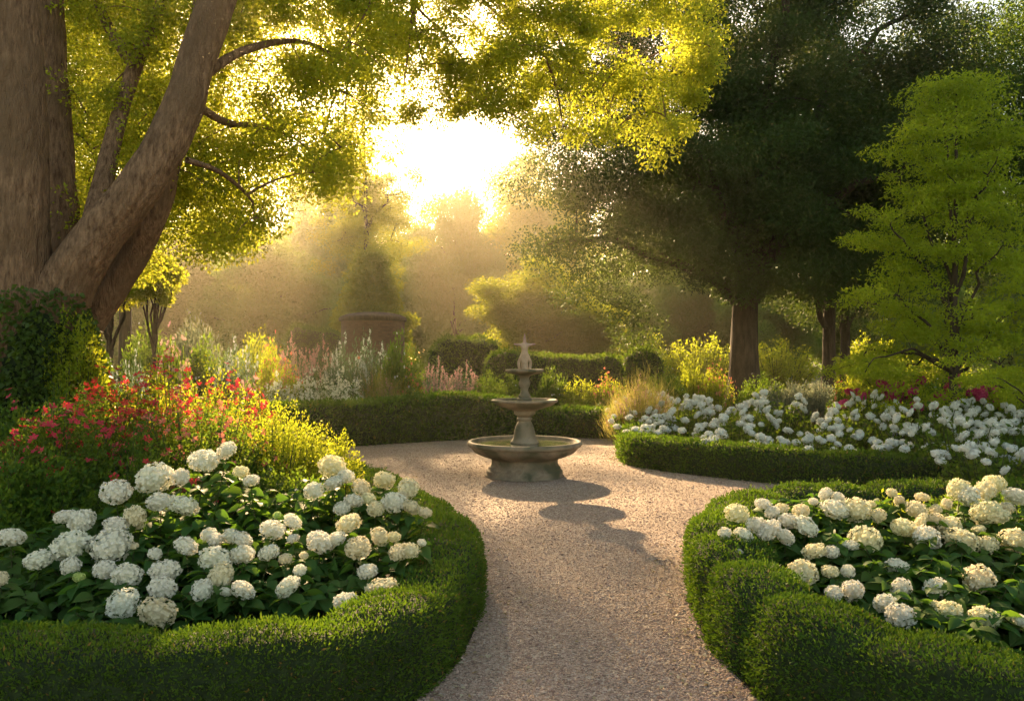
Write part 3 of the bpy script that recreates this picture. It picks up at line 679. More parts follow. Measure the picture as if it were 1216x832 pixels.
G1 = 'flowering plants behind the long hedge'
for a in [
 ('blue', 122, 424, 44, 12.4, 'pale blue green plant with white flowers beside the ivy covered trunk'),
 ('blue', 160, 430, 46, 12.0, 'low pale plant with scattered white flowers above the red shrub'),
 ('roses', 207, 402, 46, 14.0, 'pink and white rose bush above the red flowered shrubs'),
 ('green', 178, 388, 60, 20.0, 'round green bush between the two slim tree trunks'),
 ('green', 245, 404, 64, 17.5, 'dark green plant in front of the silver shrub'),
 ('blue', 280, 412, 60, 17.0, 'blue green clump right of the silver shrub'),
 ('bright', 304, 398, 62, 20.0, 'loose yellow green shrub before the dark round trees'),
 ('coral', 322, 408, 42, 16.8, 'narrow orange flecked plant left of the pink spires'),
 ('pinkspire', 350, 410, 50, 17.2, 'pink spired clump, leftmost of the pink row'),
 ('pinkspire', 378, 412, 50, 17.0, 'pink spired clump in the middle of the pink row'),
 ('blue', 408, 408, 56, 16.6, 'blue green clump with pale spikes in front of the brick planter'),
 ('blue', 440, 404, 58, 17.2, 'blue green clump at the foot of the round brick planter'),
 ('green', 474, 400, 56, 16.8, 'green leafy clump right of the brick planter'),
 ('coral', 340, 432, 56, 15.6, 'orange and yellow flowered clump left of the white daisies'),
 ('roses', 296, 450, 46, 14.8, 'pale pink flowered clump at the left end of the long hedge'),
 ('white', 330, 455, 40, 15.0, 'small white flowered clump touching the long hedge end'),
 ('white', 368, 449, 62, 15.4, 'white daisy clump, left of the white pair behind the hedge'),
 ('white', 406, 450, 60, 15.8, 'white daisy clump, right of the white pair behind the hedge'),
 ('gold', 452, 450, 60, 16.3, 'golden feathery grass tuft behind the middle of the long hedge'),
 ('coral', 484, 442, 48, 16.6, 'coral tipped yellow clump right of the golden grass'),
 ('pinkspire', 515, 434, 50, 18.0, 'hazy pink spired clump below the tall clipped hedge'),
 ('pinkspire', 548, 438, 50, 18.2, 'pink flowered clump left of the fountain bowl'),
 ('green', 580, 444, 46, 18.0, 'green clump seen just left of the fountain column'),
 ('pinkspire', 530, 458, 44, 17.0, 'low pink clump close above the hedge crest'),
 ('white', 388, 436, 44, 17.0, 'white flowered plant behind the daisy pair'),
 ('redrose', 424, 440, 40, 17.0, 'dark red flowered plant behind the white daisies'),
 ('green', 605, 448, 50, 18.4, 'green clump directly behind the fountain column'),
 ('green', 655, 440, 48, 18.2, 'pale budded plant right of the fountain top bowl'),
 ('bright', 690, 452, 56, 18.0, 'yellow green clump behind the low end of the long hedge'),
 ('coral', 722, 446, 50, 18.0, 'orange flecked clump left of the golden grass by the path'),
 ('gold', 765, 452, 66, 14.6, 'large golden pink grass tuft at the start of the right hedge'),
 ('gold', 742, 474, 46, 14.9, 'smaller golden grass tuft spilling beside the gravel circle'),
 ('green', 792, 440, 54, 17.4, 'green bush behind the large golden grass'),
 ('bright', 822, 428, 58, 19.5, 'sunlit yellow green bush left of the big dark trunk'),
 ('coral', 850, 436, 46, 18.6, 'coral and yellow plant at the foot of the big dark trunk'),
 ('green', 905, 446, 60, 17.6, 'dark green plant in front of the big tree trunk'),
 ('silver', 935, 452, 60, 17.0, 'grey green loose plant right of the big tree trunk'),
 ('silver', 968, 450, 60, 17.2, 'grey green plant in front of the second dark trunk'),
 ('bright', 1012, 440, 48, 18.8, 'bright yellow bush between the slim trunks on the right'),
 ('redrose', 1040, 456, 46, 16.2, 'coral red rose bush behind the magenta roses'),
 ('redrose', 1000, 458, 40, 15.6, 'coral rose bush above the white flowers, left of the magenta roses'),
 ('green', 1120, 452, 80, 15.6, 'dark green bush beneath the lime green tree'),
 ('green', 1190, 450, 80, 15.2, 'dark green bush at the right picture edge under the lime branch'),
]:
    key, px, top, wpx, Y, lab = a; place(key, px, top, wpx, Y, lab, group=G1)
place('silver', 232, 376, 62, 19.5, 'round silver grey shrub among the distant flowers on the left', 'shrub', 'silver_shrub')

# shrubs of the left bed
def shrub(seed, px, Y, top, rad, lab, leafm, flm=None, nfl=0, flr=.02, nst=420, lps=44, leafL=.036, lw=.5, cat='shrub', group=None, **kw):
    h = gz(top, Y); o = plant(seed, rad, h, nst, lps, leafL, lw, leafm, flm, nfl, flr, name='flowering_shrub' if flm else 'leafy_shrub', **kw)
    o.location = (gx(px, Y), Y, .008); tag(o, lab, cat, group); return o
GR = 'red flowered shrubs in the left bed'
shrub(201, 215, 8.2, 428, 1.05, 'tallest red flowered shrub, top of the left bed beside the ivy trunk', 'bright', 'red', 230, .036, group=GR, clusters=2)
shrub(202, 128, 7.6, 452, .85, 'red flowered shrub in front of the ivy covered trunk base', 'green', 'red', 190, .036, group=GR, clusters=2)
shrub(203, 55, 6.6, 482, .75, 'dark red flowered shrub at the left edge above the white hydrangeas', 'green', 'red', 130, .034, group=GR, clusters=2)
shrub(204, 235, 6.9, 478, .8, 'red flowered shrub shaded in the middle, just above the tallest hydrangea blooms', 'green', 'coral', 120, .03, group=GR, clusters=2)
shrub(205, 150, 6.3, 520, .8, 'dark green shrub with few red flowers, lowest of the red flowered ones', 'green', 'red', 36, .034, group=GR)
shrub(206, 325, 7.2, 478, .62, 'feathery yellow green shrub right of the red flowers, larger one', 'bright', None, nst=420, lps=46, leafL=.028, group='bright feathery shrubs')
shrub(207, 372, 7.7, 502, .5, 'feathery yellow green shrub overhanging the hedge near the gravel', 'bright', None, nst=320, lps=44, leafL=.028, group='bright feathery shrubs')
shrub(208, 20, 5.9, 545, .8, 'dark green leafy shrub at the left picture edge behind the hydrangeas', 'green', None, nst=380, leafL=.05)
shrub(209, 330, 6.2, 560, .55, 'low green shrub with tiny pale flowers among the cream hydrangeas', 'green', 'hyd', 40, .014, nst=300, leafL=.04)
shrub(210, 60, 8.0, 470, .8, 'dark green shrub hiding the foot of the great tree', 'green', None, nst=380, leafL=.045)
shrub(211, 92, 8.7, 388, .30, 'slim upright yellow green shrub glowing beside the ivy covered trunk', 'bright', None, nst=260, lps=60, leafL=.045, dome=.15)
shrub(212, 1060, 5.6, 600, .55, 'low yellow green shrub between the cream hydrangea blooms, right bed', 'bright', 'cream', 60, .014, nst=260, leafL=.035)
shrub(213, 1180, 5.9, 590, .6, 'low green shrub behind the last cream hydrangeas, right bed', 'green', None, nst=260, leafL=.05)

# ------------------------------------------------------------------ far hedges and the brick planter
hedge('tall dark clipped hedge with rounded end, beyond the pink flowers left of the fountain', [(gx(500, 22), 22), (gx(550, 22), 21.8), (gx(602, 22), 22)], 1.3, gz(403, 22), leaf=.03, mat='hedge_far', lobes=.02, lobelen=3, seed=31, taper=.5)
hedge('wide dark clipped hedge behind the fountain, reaching toward the big dark tree', [(gx(570, 20), 20), (gx(650, 20), 19.8), (gx(746, 20), 20)], 1.2, gz(420, 20), leaf=.03, mat='hedge_far', lobes=.02, lobelen=3, seed=32, taper=.5)
hedge('low dark hedge far off left of the brick planter', [(gx(335, 29), 29), (gx(370, 29), 29), (gx(408, 29), 29)], 1.3, gz(388, 29), leaf=.03, mat='hedge_far', lobes=.03, lobelen=2, seed=33, taper=.6)
hedge('rounded dark bush at the right end of the wide hedge', [(gx(742, 21), 21), (gx(768, 21), 21), (gx(795, 21), 21)], 1.2, gz(414, 21), leaf=.03, mat='hedge_far', lobes=.0, seed=34, taper=.6, cat='bush', name='round_bush')

bp_ = empty('brick_planter', (gx(443, 28), 28, 0)); tag(bp_, 'round dark brick planter with a flat rim in front of the conical tree', 'planter')
lathe_obj('wall', [(1.12, -.02), (1.11, .6), (1.11, 1.4), (1.10, 2.2), (1.10, 2.88)], M['brick'], bp_, 48)
lathe_obj('cap', [(1.10, 2.88), (1.16, 2.89), (1.18, 2.94), (1.16, 3.02), (1.05, 3.08), (.7, 3.17), (.3, 3.21), (.02, 3.22)], M['bark_dark'], bp_, 48, chip=.02)

# ------------------------------------------------------------------ trees
def clump_leaves(mb, Cn, Rr, per, leafL, lw, rng, flat=.6, droop=0.0):
    n = len(Cn); idx = np.repeat(np.arange(n), np.broadcast_to(per, (n,)).astype(int)); m = len(idx)
    g = rng.normal(size=(m, 3)); g = g / np.linalg.norm(g, axis=1, keepdims=True) * (rng.rand(m) ** .5)[:, None]
    P = Cn[idx] + g * np.asarray(Rr)[idx][:, None] * np.array([1, 1, flat])
    # leaves gather along sub-twigs inside a clump: pull them toward random lines
    D = g * .6 + rng.normal(size=(m, 3)) * .7 + np.array([0, 0, -.15 - droop])
    leaves(mb, P, D, leafL * rng.uniform(.6, 1.4, m), leafL * lw, rng)

def crown_centers(rng, n, rx, ry, rz, cz, zmin, seed, shell=.45, cone=0.0, rag=.28):
    out = []
    while len(out) < n:
        d = rdir(rng, 1)[0]; r = rng.rand() ** shell * (1 + rag * wob(d * 1.3, seed, 1.5))
        p = d * r
        z = p[2]
        if cone: k = 1 - cone * (z + 1) / 2; p = p * np.array([k, k, 1])
        q = np.array([p[0] * rx, p[1] * ry, cz + p[2] * rz])
        if q[2] > zmin + .4 * (np.hypot(p[0], p[1]) < .3): out.append(q)
    return np.array(out)

def tree(name, label, cat, loc, H, r0, Cn, Rr, per, leafL, leafm, barkm='bark_dark', seed=1, nl=9, lw=.55, flat=.6, group=None, lean=(0, 0), twigs=70, forks=1, trunk_top=.8, lo=.55, zl=-9):
    rng = np.random.RandomState(seed); root = empty(name, loc); tb, lb = MB(), MB()
    z = np.linspace(-.1, H * trunk_top, 16)
    zc = np.maximum(z, 0)
    tx = lean[0] * (zc / H) ** 1.3 + .12 * r0 * 6 * np.sin(z * .5 + seed) * (z / H); ty = lean[1] * (z / H) + .1 * np.cos(z * .43 + seed) * (z / H)
    axis = np.stack([tx, ty, z], -1); rr = r0 * (1 - .8 * (z / (H * trunk_top))) ; rr[0] *= 1.5; rr[1] *= 1.2
    tube(tb, axis, np.maximum(rr, .02), 12, .08, seed)
    nodes = [axis[5:]]
    far = [int(np.argmax(np.linalg.norm(Cn - Cn.mean(0), axis=1) * (Cn[:, 2] > zl)))]
    dmin = np.linalg.norm(Cn - Cn[far[0]], axis=1)
    for _ in range(nl - 1):
        k = int(np.argmax(dmin * (Cn[:, 2] > zl))); far.append(k); dmin = np.minimum(dmin, np.linalg.norm(Cn - Cn[k], axis=1))
    def connect(c, r, sides, n=7):
        A = np.concatenate(nodes); cost = np.linalg.norm(A - c, axis=1) + .5 * np.maximum(A[:, 2] - c[2] + .25 * np.hypot(*(c[:2] - A[:, :2]).T), 0) * 2
        b = A[int(np.argmin(cost))]; t = np.linspace(0, 1, n)[:, None]
        if np.linalg.norm(b - c) > .09 * H: return None
        m = (b + c) / 2 + np.array([0, 0, .18 * np.linalg.norm(c - b)]) + rng.normal(size=3) * .08 * np.linalg.norm(c - b)
        P = b * (1 - t) ** 2 + 2 * m * t * (1 - t) + c * t ** 2; tube(tb, P, np.linspace(r, r * .3, n), sides)
        return P
    for k in far:
        zb = min(max(H * .22, Cn[k][2] * lo), H * .7); b = np.array([np.interp(zb, z, tx), np.interp(zb, z, ty), zb])
        t = np.linspace(0, 1, 9)[:, None]; c = Cn[k]; m = b * .45 + c * .55 + np.array([0, 0, .12 * H])
        P = b * (1 - t) ** 2 + 2 * m * t * (1 - t) + c * t ** 2; P[1:-1] += rng.normal(size=(7, 3)) * .007 * H; P = catmull(P, .35)
        tube(tb, P, np.linspace(r0 * .42, r0 * .08, len(P)), 7, .05, seed); nodes.append(P[3:])
    for k in rng.permutation(len(Cn))[:twigs]:
        P = connect(Cn[k], r0 * .10, 4)
        if P is not None: nodes.append(P[2:])
    tb.build('trunk', M[barkm], root, smooth=True)
    clump_leaves(lb, Cn, Rr, per, leafL, lw, rng, flat)
    lb.build('crown', M[leafm], root)
    tag(root, label, cat, group); return root

CACHE = {}
def std_tree(name, label, px, Y, top, wpx, bottom, leafm, n=140, per=520, leafL=.10, seed=1, cone=0, ry=None, r0=None, group=None, clr=.19, cat='tree', rag=.28, shell=.45, lean=(0, 0), nl=9, flat=.6, inst=None):
    rng = np.random.RandomState(seed); H = gz(top, Y); rx = wpx / 2 * Y / F
    if inst and inst in CACHE:
        r0_, H0, rx0 = CACHE[inst]; o = copy_tree(r0_); o.name = name; o.location = (gx(px, Y), Y, 0)
        o.scale = (rx / rx0, rx / rx0, H / H0); o.rotation_euler = (0, 0, seed * 2.4); tag(o, label, cat, group); return o
    zb = max(gz(bottom, Y) if bottom < 402 else .3, .3); rz = (H - zb) / 2
    Cn = crown_centers(rng, n, rx * .92, (ry or rx) * .92, rz * .95, zb + rz, zb, seed, shell, cone, rag)
    leafL = leafL if leafL != .10 else .16 * max(Y, 30) / 38
    Rr = rng.uniform(.75, 1.3, n) * clr * (rx + rz) / 2 * 1.35
    o = tree(name, label, cat, (gx(px, Y), Y, 0), H, r0 or H * .022, Cn, Rr, per, leafL, leafm, seed=seed, group=group, lean=lean, nl=nl, flat=flat)
    if inst: CACHE[inst] = (o, H, rx)
    return o

GB = 'hazy trees at the back of the garden'
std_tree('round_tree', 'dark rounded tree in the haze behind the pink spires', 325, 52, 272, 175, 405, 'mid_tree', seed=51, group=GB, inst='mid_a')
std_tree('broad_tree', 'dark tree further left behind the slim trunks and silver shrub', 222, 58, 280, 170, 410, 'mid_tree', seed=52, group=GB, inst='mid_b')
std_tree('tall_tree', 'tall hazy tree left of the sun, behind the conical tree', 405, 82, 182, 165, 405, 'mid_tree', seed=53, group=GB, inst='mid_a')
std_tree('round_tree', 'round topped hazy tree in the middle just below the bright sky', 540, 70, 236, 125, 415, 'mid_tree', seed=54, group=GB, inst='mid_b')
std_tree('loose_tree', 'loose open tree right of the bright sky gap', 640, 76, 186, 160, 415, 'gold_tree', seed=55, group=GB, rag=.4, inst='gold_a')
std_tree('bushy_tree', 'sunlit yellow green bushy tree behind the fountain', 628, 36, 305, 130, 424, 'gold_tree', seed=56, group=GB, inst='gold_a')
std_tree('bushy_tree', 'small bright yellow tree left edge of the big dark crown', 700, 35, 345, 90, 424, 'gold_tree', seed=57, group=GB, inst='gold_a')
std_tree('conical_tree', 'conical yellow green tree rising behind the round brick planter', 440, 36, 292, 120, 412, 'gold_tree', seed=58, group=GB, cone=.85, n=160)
std_tree('hazy_tree', 'hazy tree between the tall left tree and the round topped one', 478, 90, 280, 110, 415, 'mid_tree', seed=59, group=GB, inst='mid_a')
std_tree('golden_tree', 'dense golden green tree behind the trunks of the great tree', 150, 22, -130, 380, 318, 'canopy', n=170, per=520, seed=60, leafL=.075, r0=.2)

# open crowned tree added beyond the gap to dapple the near path with shade
def add_shade_tree(px, Y, rx, z0, z1, n, seed, label):
    rng = np.random.RandomState(seed); Cn = crown_centers(rng, n, rx, 4.5, (z1 - z0) / 2, (z0 + z1) / 2, z0, seed, .5, 0, .35)
    Cl = crown_centers(rng, 130, 3.0, 3.0, 5.4, 10.5, 5.5, seed + 1, .5, 0, .3); Cn = np.concatenate([Cn, Cl])
    tree('added_shade_tree', label, 'tree', (gx(px, Y), Y, 0), z1, .22, Cn, rng.uniform(.5, 1.1, len(Cn)), 300, .12, 'gold_tree', seed=seed, nl=7, twigs=70, lo=.85)
add_shade_tree(434, 46, 3.1, 14.6, 23.5, 28, 161, 'tall tree added left of the sky gap, its high crown shading the near path')
for i, (px, Y, top, w_, lab) in enumerate([(735, 44, 330, 120, 'first'), (825, 48, 300, 130, 'second'), (915, 43, 320, 130, 'third'), (1005, 47, 290, 140, 'fourth'), (1100, 42, 310, 140, 'fifth'), (1200, 45, 280, 150, 'sixth')]):
    std_tree('backdrop_tree', 'bushy green tree far behind the dark trees, %s of six from the fountain' % lab, px, Y, top, w_, 440, 'mid_tree', seed=170 + i, group='bushy trees behind the dark trees', inst=('mid_a', 'mid_b')[i % 2])

# big dark tree
rng = np.random.RandomState(70)
Y = 22.5
Cb = crown_centers(rng, 560, 5.9, 4.4, 6.2, 7.8, 1.9, 71, .4, 0, .22)
Cb2 = crown_centers(rng, 60, 2.2, 2.0, 1.6, 4.0, 1.9, 72, .4) + np.array([-4.0, -.5, 0])
Cb = Cb[(Cb[:, 2] > 3.3) | (np.hypot(Cb[:, 0], Cb[:, 1]) > 2.8)]
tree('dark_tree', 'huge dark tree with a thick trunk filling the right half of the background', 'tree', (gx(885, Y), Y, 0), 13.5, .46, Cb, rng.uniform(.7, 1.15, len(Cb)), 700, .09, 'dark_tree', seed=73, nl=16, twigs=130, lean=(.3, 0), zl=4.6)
# trees whose slim dark trunks stand right of it
std_tree('slim_tree', 'dark tree with slim trunk just right of the thick dark trunk', 985, 25, 60, 260, 400, 'dark_tree', n=200, per=380, seed=74, leafL=.09, r0=.24, inst='dark')
std_tree('slim_tree', 'thin trunked tree behind the bright yellow bush on the right', 1003, 29, 150, 200, 400, 'dark_tree', seed=75, leafL=.11, r0=.16, inst='dark')
std_tree('dark_tree', 'dark tree behind the lime green tree', 1130, 25, -20, 260, 420, 'dark_tree', n=200, per=380, seed=76, leafL=.09, inst='dark')
std_tree('corner_tree', 'green tree reaching in at the top right corner, sky beside it', 1275, 19, -120, 300, 330, 'green', n=210, per=420, seed=77, leafL=.075, r0=.25)

# lime green tree: flat tiers of sprays along a slim trunk
def lime():
    rng = np.random.RandomState(81); Y = 13.2; X0 = gx(1132, Y); H = gz(100, Y)
    Cn, Rr = [], []
    for k in range(330):
        t = rng.rand(); z = .9 + (H - .9) * t
        tier = np.sin(z * 5.2) * .5 + .5
        reach = (1.75 * (1 - t) ** .34 + .3) * (.55 + .55 * tier)
        a = rng.rand() * 6.28; r = reach * rng.uniform(.25, 1.0) ** .6
        Cn.append((r * math.cos(a), r * math.sin(a), z - .12 * r + .1 * tier)); Rr.append(rng.uniform(.26, .44))
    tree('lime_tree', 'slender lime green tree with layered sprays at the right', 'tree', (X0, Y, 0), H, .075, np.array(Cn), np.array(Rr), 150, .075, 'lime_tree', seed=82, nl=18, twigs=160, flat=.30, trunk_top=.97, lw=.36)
    Cn, Rr = [], []
    for k in range(26):
        t = rng.rand(); Cn.append((-1.05 + 1.6 * t + rng.normal() * .1, rng.normal() * .35, 1.65 - .25 * (1 - t) + rng.normal() * .13)); Rr.append(rng.uniform(.16, .28))
    tree('lime_sapling', 'low lime green branch reaching in at the right edge under the lime tree', 'sapling', (gx(1245, 10.2), 10.2, 0), 1.9, .04, np.array(Cn), np.array(Rr), 200, .045, 'lime_tree', seed=83, nl=5, twigs=20, flat=.4, lw=.4)
lime()

# understory bushes glowing under the dark trees
GU = 'sunlit bushes beneath the dark trees'
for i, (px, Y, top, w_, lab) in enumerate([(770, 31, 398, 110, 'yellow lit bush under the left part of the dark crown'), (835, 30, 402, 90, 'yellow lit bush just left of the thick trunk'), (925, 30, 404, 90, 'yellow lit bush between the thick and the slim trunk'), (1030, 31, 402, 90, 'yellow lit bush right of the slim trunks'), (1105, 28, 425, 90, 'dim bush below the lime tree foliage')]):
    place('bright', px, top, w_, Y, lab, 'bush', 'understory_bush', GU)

# slim trunks on the left with light crowns
std_tree('young_tree', 'young tree with slim trunk, left of the pair beside the great tree', 132, 17, 250, 90, 372, 'canopy', n=60, per=300, seed=91, leafL=.06, r0=.10, group='pair of slim trees')
std_tree('young_tree', 'young tree with slim trunk, right of the pair beside the great tree', 184, 18, 290, 80, 372, 'canopy', n=50, per=300, seed=92, leafL=.06, r0=.07, group='pair of slim trees')

# ---- the great tree on the left
def great_tree():
    rng = np.random.RandomState(95); root = empty('great_tree', (-5.3, 9.2, 0)); org = np.array([-5.3, 9.2, 0])
    tag(root, 'great old tree with several thick leaning trunks and a canopy over the garden', 'tree')
    tb = MB(); nodes = []
    def limb(pts, rad, sides=16, rough=.06, seed=1, keep=2):
        pts = np.array(pts, float); big = sides > 12; P = catmull(pts, .06 if big else .14); s = np.linspace(0, 1, len(P)); r = np.interp(s, np.linspace(0, 1, len(rad)), rad)
        tube(tb, P - org, r, sides * 3 if big else sides, rough, seed, ridge=.10 if big else 0); nodes.append(P[len(P) // keep:] if keep else P); return P
    p = lambda x, y, Y: at(x, y, Y)
    g = lambda x, Y: np.array([gx(x, Y), Y, -.1])
    limb([g(12, 9.0), p(14, 480, 9.0), p(20, 380, 9.0), p(24, 250, 9.0), p(22, 120, 9.0), p(14, 0, 9.0), p(2, -160, 9.1), p(-20, -360, 9.3)], [.46, .36, .30, .27, .26, .26, .22, .12], 22, .05, 3)
    limb([g(60, 9.7), p(70, 400, 9.7), p(74, 300, 9.8), p(68, 180, 9.9), p(60, 60, 10.), p(58, -40, 10.1), p(75, -260, 10.6)], [.26, .22, .20, .18, .17, .16, .08], 14, .06, 4)
    B = limb([g(30, 9.2), p(55, 425, 9.2), p(82, 335, 9.1), p(120, 278, 9.1), p(172, 212, 9.1), p(212, 140, 9.2), p(234, 70, 9.3), p(258, 0, 9.4), p(300, -120, 10.0), p(360, -260, 11.0)], [.40, .36, .30, .235, .215, .20, .18, .16, .12, .05], 22, .05, 5)
    limb([g(84, 9.8), p(98, 410, 9.8), p(128, 352, 9.8), p(160, 300, 9.8), p(185, 245, 9.7), p(205, 170, 9.8), p(225, 90, 10.0), p(240, -20, 10.4)], [.22, .19, .18, .17, .16, .14, .11, .06], 14, .06, 6)
    limb([p(105, 290, 9.2), p(118, 235, 9.5), p(138, 150, 9.8), p(160, 80, 10.0), p(190, 10, 10.2), p(215, -90, 10.6)], [.14, .12, .10, .09, .07, .04], 10, .06, 7)
    limb([p(160, 80, 10.0), p(128, 30, 10.2), p(110, -20, 10.4), p(90, -120, 10.8)], [.08, .06, .05, .03], 8)
    limb([p(225, 120, 9.2), p(268, 145, 10.0), p(310, 150, 10.8), p(350, 165, 11.5), p(385, 195, 12.2)], [.06, .045, .03, .02, .01], 7)
    limb([p(228, 100, 9.3), p(290, 60, 9.8), p(360, 50, 10.6), p(420, 80, 11.5)], [.065, .05, .03, .012], 7)
    limb([p(222, 190, 9.1), p(262, 205, 9.6), p(300, 240, 10.2), p(300, 275, 10.4)], [.04, .03, .02, .01], 6)
    # high limb that carries the thin branches over the path
    Hm = limb([p(258, 0, 9.4), p(330, -70, 10.2), p(440, -90, 11.2), p(560, -70, 12.0), p(680, -60, 12.6), p(770, -30, 13.2), p(806, 40, 13.4)], [.16, .14, .11, .09, .07, .05, .02], 8)
    for q in [[(491, -70, 11.4), (491, 0, 11.8), (525, 38, 12), (562, 89, 12.2), (575, 120, 12.3)], [(491, -10, 11.7), (495, 45, 11.9), (512, 98, 12)], [(560, -60, 12), (604, 0, 12.2), (665, 30, 12.5), (721, 42, 12.7), (757, 79, 12.8), (770, 120, 12.9)],
              [(520, -70, 11.8), (581, 8, 12), (642, 64, 12.2), (672, 87, 12.3), (710, 117, 12.4), (735, 150, 12.4)], [(640, -40, 12.5), (661, 42, 12.7), (687, 83, 12.9), (733, 113, 13.1)], [(660, 60, 12.6), (700, 72, 12.7), (744, 91, 12.8)], [(650, 72, 12.3), (662, 110, 12.4), (668, 150, 12.4)],
              [(430, -80, 11.1), (440, 20, 11.6), (415, 90, 12), (408, 150, 12.2)], [(780, -20, 13.2), (800, 60, 13.4), (812, 130, 13.5)], [(491, 0, 11.8), (485, 60, 11.8), (478, 110, 12)]]:
        limb([p(*v) for v in q], [.035, .022, .016, .007], 5, 0, 8, keep=0)
    # crown: clump centres under a hand-set density of the real canopy volume
    low_x = [-200, 60, 100, 150, 200, 240, 300, 345, 385, 410, 430, 460, 500, 550, 590, 620, 690, 740, 780, 835, 846, 860]
    low_y = [300, 270, 320, 350, 345, 318, 290, 245, 248, 215, 185, 165, 150, 148, 138, 175, 190, 175, 205, 150, 60, -40]
    dx = [-200, 60, 300, 400, 470, 560, 640, 720, 765, 790, 840, 860]; dd = [1, 1, 1, 1, 1, .9, .8, .5, .4, .9, .9, .2]
    Cn, Rr = [], []
    while len(Cn) < 1350:
        x = rng.uniform(-260, 850); Y = rng.uniform(9.6, 15.2) if x < 480 else rng.uniform(11, 14); y = rng.uniform(-380, 360)
        lim = np.interp(x, low_x, low_y) - 14
        if y > lim or (x < 90 and y > 250): continue
        if x < 90 and Y < 10.4: continue
        if rng.rand() > np.interp(x, dx, dd) * (1 if y > -60 else .55): continue
        pt = at(x, y, Y)
        if wob(pt[None], 5, .9)[0] < -.5 and rng.rand() < .8: continue
        Cn.append(pt); Rr.append(rng.uniform(.28, .6) * (.75 if x > 460 else 1))
    Cn, Rr = np.array(Cn), np.array(Rr)
    tw = tb
    A = np.concatenate(nodes)
    for c in Cn[::1]:
        cost = np.linalg.norm(A - c, axis=1) + np.maximum(c[2] - A[:, 2], 0) * .3; b = A[int(np.argmin(cost))]
        d = np.linalg.norm(c - b)
        t = np.linspace(0, 1, 6)[:, None]; m = (b + c) / 2 + np.array([0, 0, .22 * d]) + rng.normal(size=3) * .06 * d
        P = b * (1 - t) ** 2 + 2 * m * t * (1 - t) + c * t ** 2; tube(tw, P - org, np.linspace(min(.010 + .008 * d, .03), .004, 6), 4); A = np.vstack([A, P[3:]])
    tb.build('trunk', M['bark'], root, smooth=True)
    lb = MB(); clump_leaves(lb, Cn - org, Rr, 400, .056, .6, rng, .8, .1)
    lb.build('crown', M['canopy'], root)
great_tree()

# ivy round the foot of the great tree
def ivy():
    rng = np.random.RandomState(98); n = 15000; root_p = np.array([-5.35, 9.0, 0])
    a = rng.rand(n) * 6.28; z = 2.35 * rng.rand(n) ** .9
    rad = np.interp(z, [0, .8, 1.6, 2.4], [.95, .78, .62, .40]) * (1 + .12 * wob(np.stack([np.cos(a) * 2, np.sin(a) * 2, z * 2], -1), 3, 1.2))
    keep = rng.rand(n) < np.interp(z + .4 * wob(np.stack([np.cos(a), np.sin(a), z], -1), 8, 2), [1.5, 2.3], [1, .2])
    a, z, rad = a[keep], z[keep], rad[keep]
    P = np.stack([rad * np.cos(a) * 1.05, rad * np.sin(a) * .8, z], -1) + rng.normal(size=(len(a), 3)) * .035
    D = np.stack([np.cos(a), np.sin(a), -.7 + 0 * a], -1) + rng.normal(size=P.shape) * .45
    mb = MB(); leaves(mb, P, D, rng.uniform(.045, .09, len(P)), .055, rng)
    root = empty('ivy', root_p); mb.build('foliage', M['ivy'], root)
    V, Q = lathe([(.85, 0), (.74, .6), (.6, 1.2), (.46, 1.8), (.25, 2.15)], 20); V[:, 1] *= .8; mb = MB(); mb.add(V * np.array([.9, .9, 1]), Q); mb.build('vine_mat', M['hedge_core'], root, smooth=True)
    tag(root, 'dark ivy covering the foot of the great tree on the left', 'ivy')
ivy()

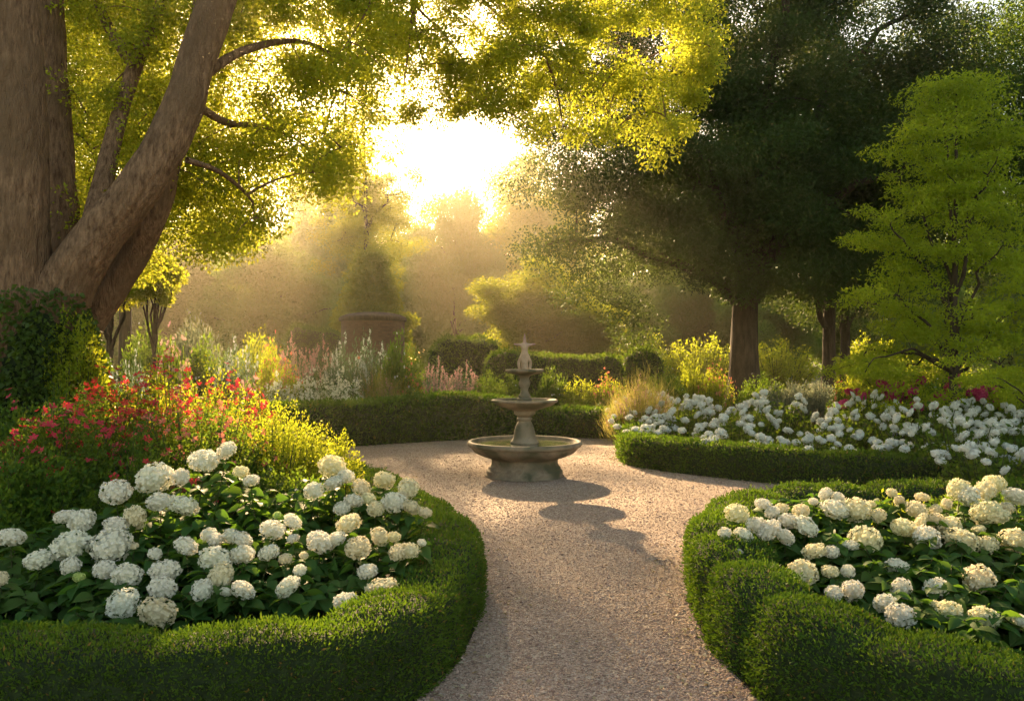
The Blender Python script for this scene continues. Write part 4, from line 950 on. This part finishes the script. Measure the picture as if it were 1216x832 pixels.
# ------------------------------------------------------------------ stuff: ground cover and the far wood
def ground_cover():
    rng = np.random.RandomState(111); n = 90000
    X = rng.uniform(-16, 18, n); Y = 11 + 22 * rng.rand(n) ** 1.2
    k = ~in_poly(X, Y, gravel_out) & (Y > 11.9 + np.where(X < 2, 0, -3)); k &= ~((np.abs(X) < 2.3) & (Y < 16.6))
    X, Y = X[k], Y[k]; n = len(X)
    P = np.stack([X, Y, np.full(n, .01)], -1); D = rng.normal(size=(n, 3)) * .5 + np.array([0, 0, 1])
    mb = MB(); leaves(mb, P, D, rng.uniform(.10, .30, n), .035, rng)
    o = mb.build('ground_cover', M['green']); tag(o, 'low green ground cover growing between the flowering plants', 'ground cover', kind='stuff')
ground_cover()
def far_wood():
    rng = np.random.RandomState(121); Cn, Rr = [], []
    for k in range(800):
        a = rng.uniform(-62, 62); D_ = rng.uniform(92, 112)
        X, Y = D_ * math.sin(R(a)), D_ * math.cos(R(a))
        top = 12.5 + 2.0 * math.sin(a * .35) + 1.0 * math.sin(a * 1.1) - (3.2 if -9 < a < 4 else 0) + (8 if a > 6 else 0) + (5 if a < -14 else 0)
        Cn.append((X, Y, rng.uniform(.6, top))); Rr.append(rng.uniform(2.2, 3.8))
    mb = MB(); clump_leaves(mb, np.array(Cn), np.array(Rr), 200, .75, .6, rng, .8)
    o = mb.build('distant_woodland', M['mid_tree']); tag(o, 'far off wood closing the view behind the garden trees', 'woodland', kind='stuff')
far_wood()

# ------------------------------------------------------------------ haze
def haze():
    x0, x1, y0, y1, z0, z1 = -120, 120, -12, 125, -1.0, 34
    V = np.array([(x, y, z) for z in (z0, z1) for y in (y0, y1) for x in (x0, x1)])
    Q = np.array([[0, 2, 3, 1], [4, 5, 7, 6], [0, 1, 5, 4], [2, 6, 7, 3], [0, 4, 6, 2], [1, 3, 7, 5]])
    m, N, L = newmat('haze_air'); v = N.new('ShaderNodeVolumePrincipled'); v.inputs['Color'].default_value = (1.0, .88, .68, 1)
    v.inputs['Density'].default_value = HAZE_DENSITY; v.inputs['Anisotropy'].default_value = HAZE_G
    o = N.new('ShaderNodeOutputMaterial'); L.new(v.outputs[0], o.inputs['Volume'])
    h = mesh_np('haze', V, Q, m); tag(h, 'warm morning haze filling the garden', 'haze', kind='stuff')
haze()
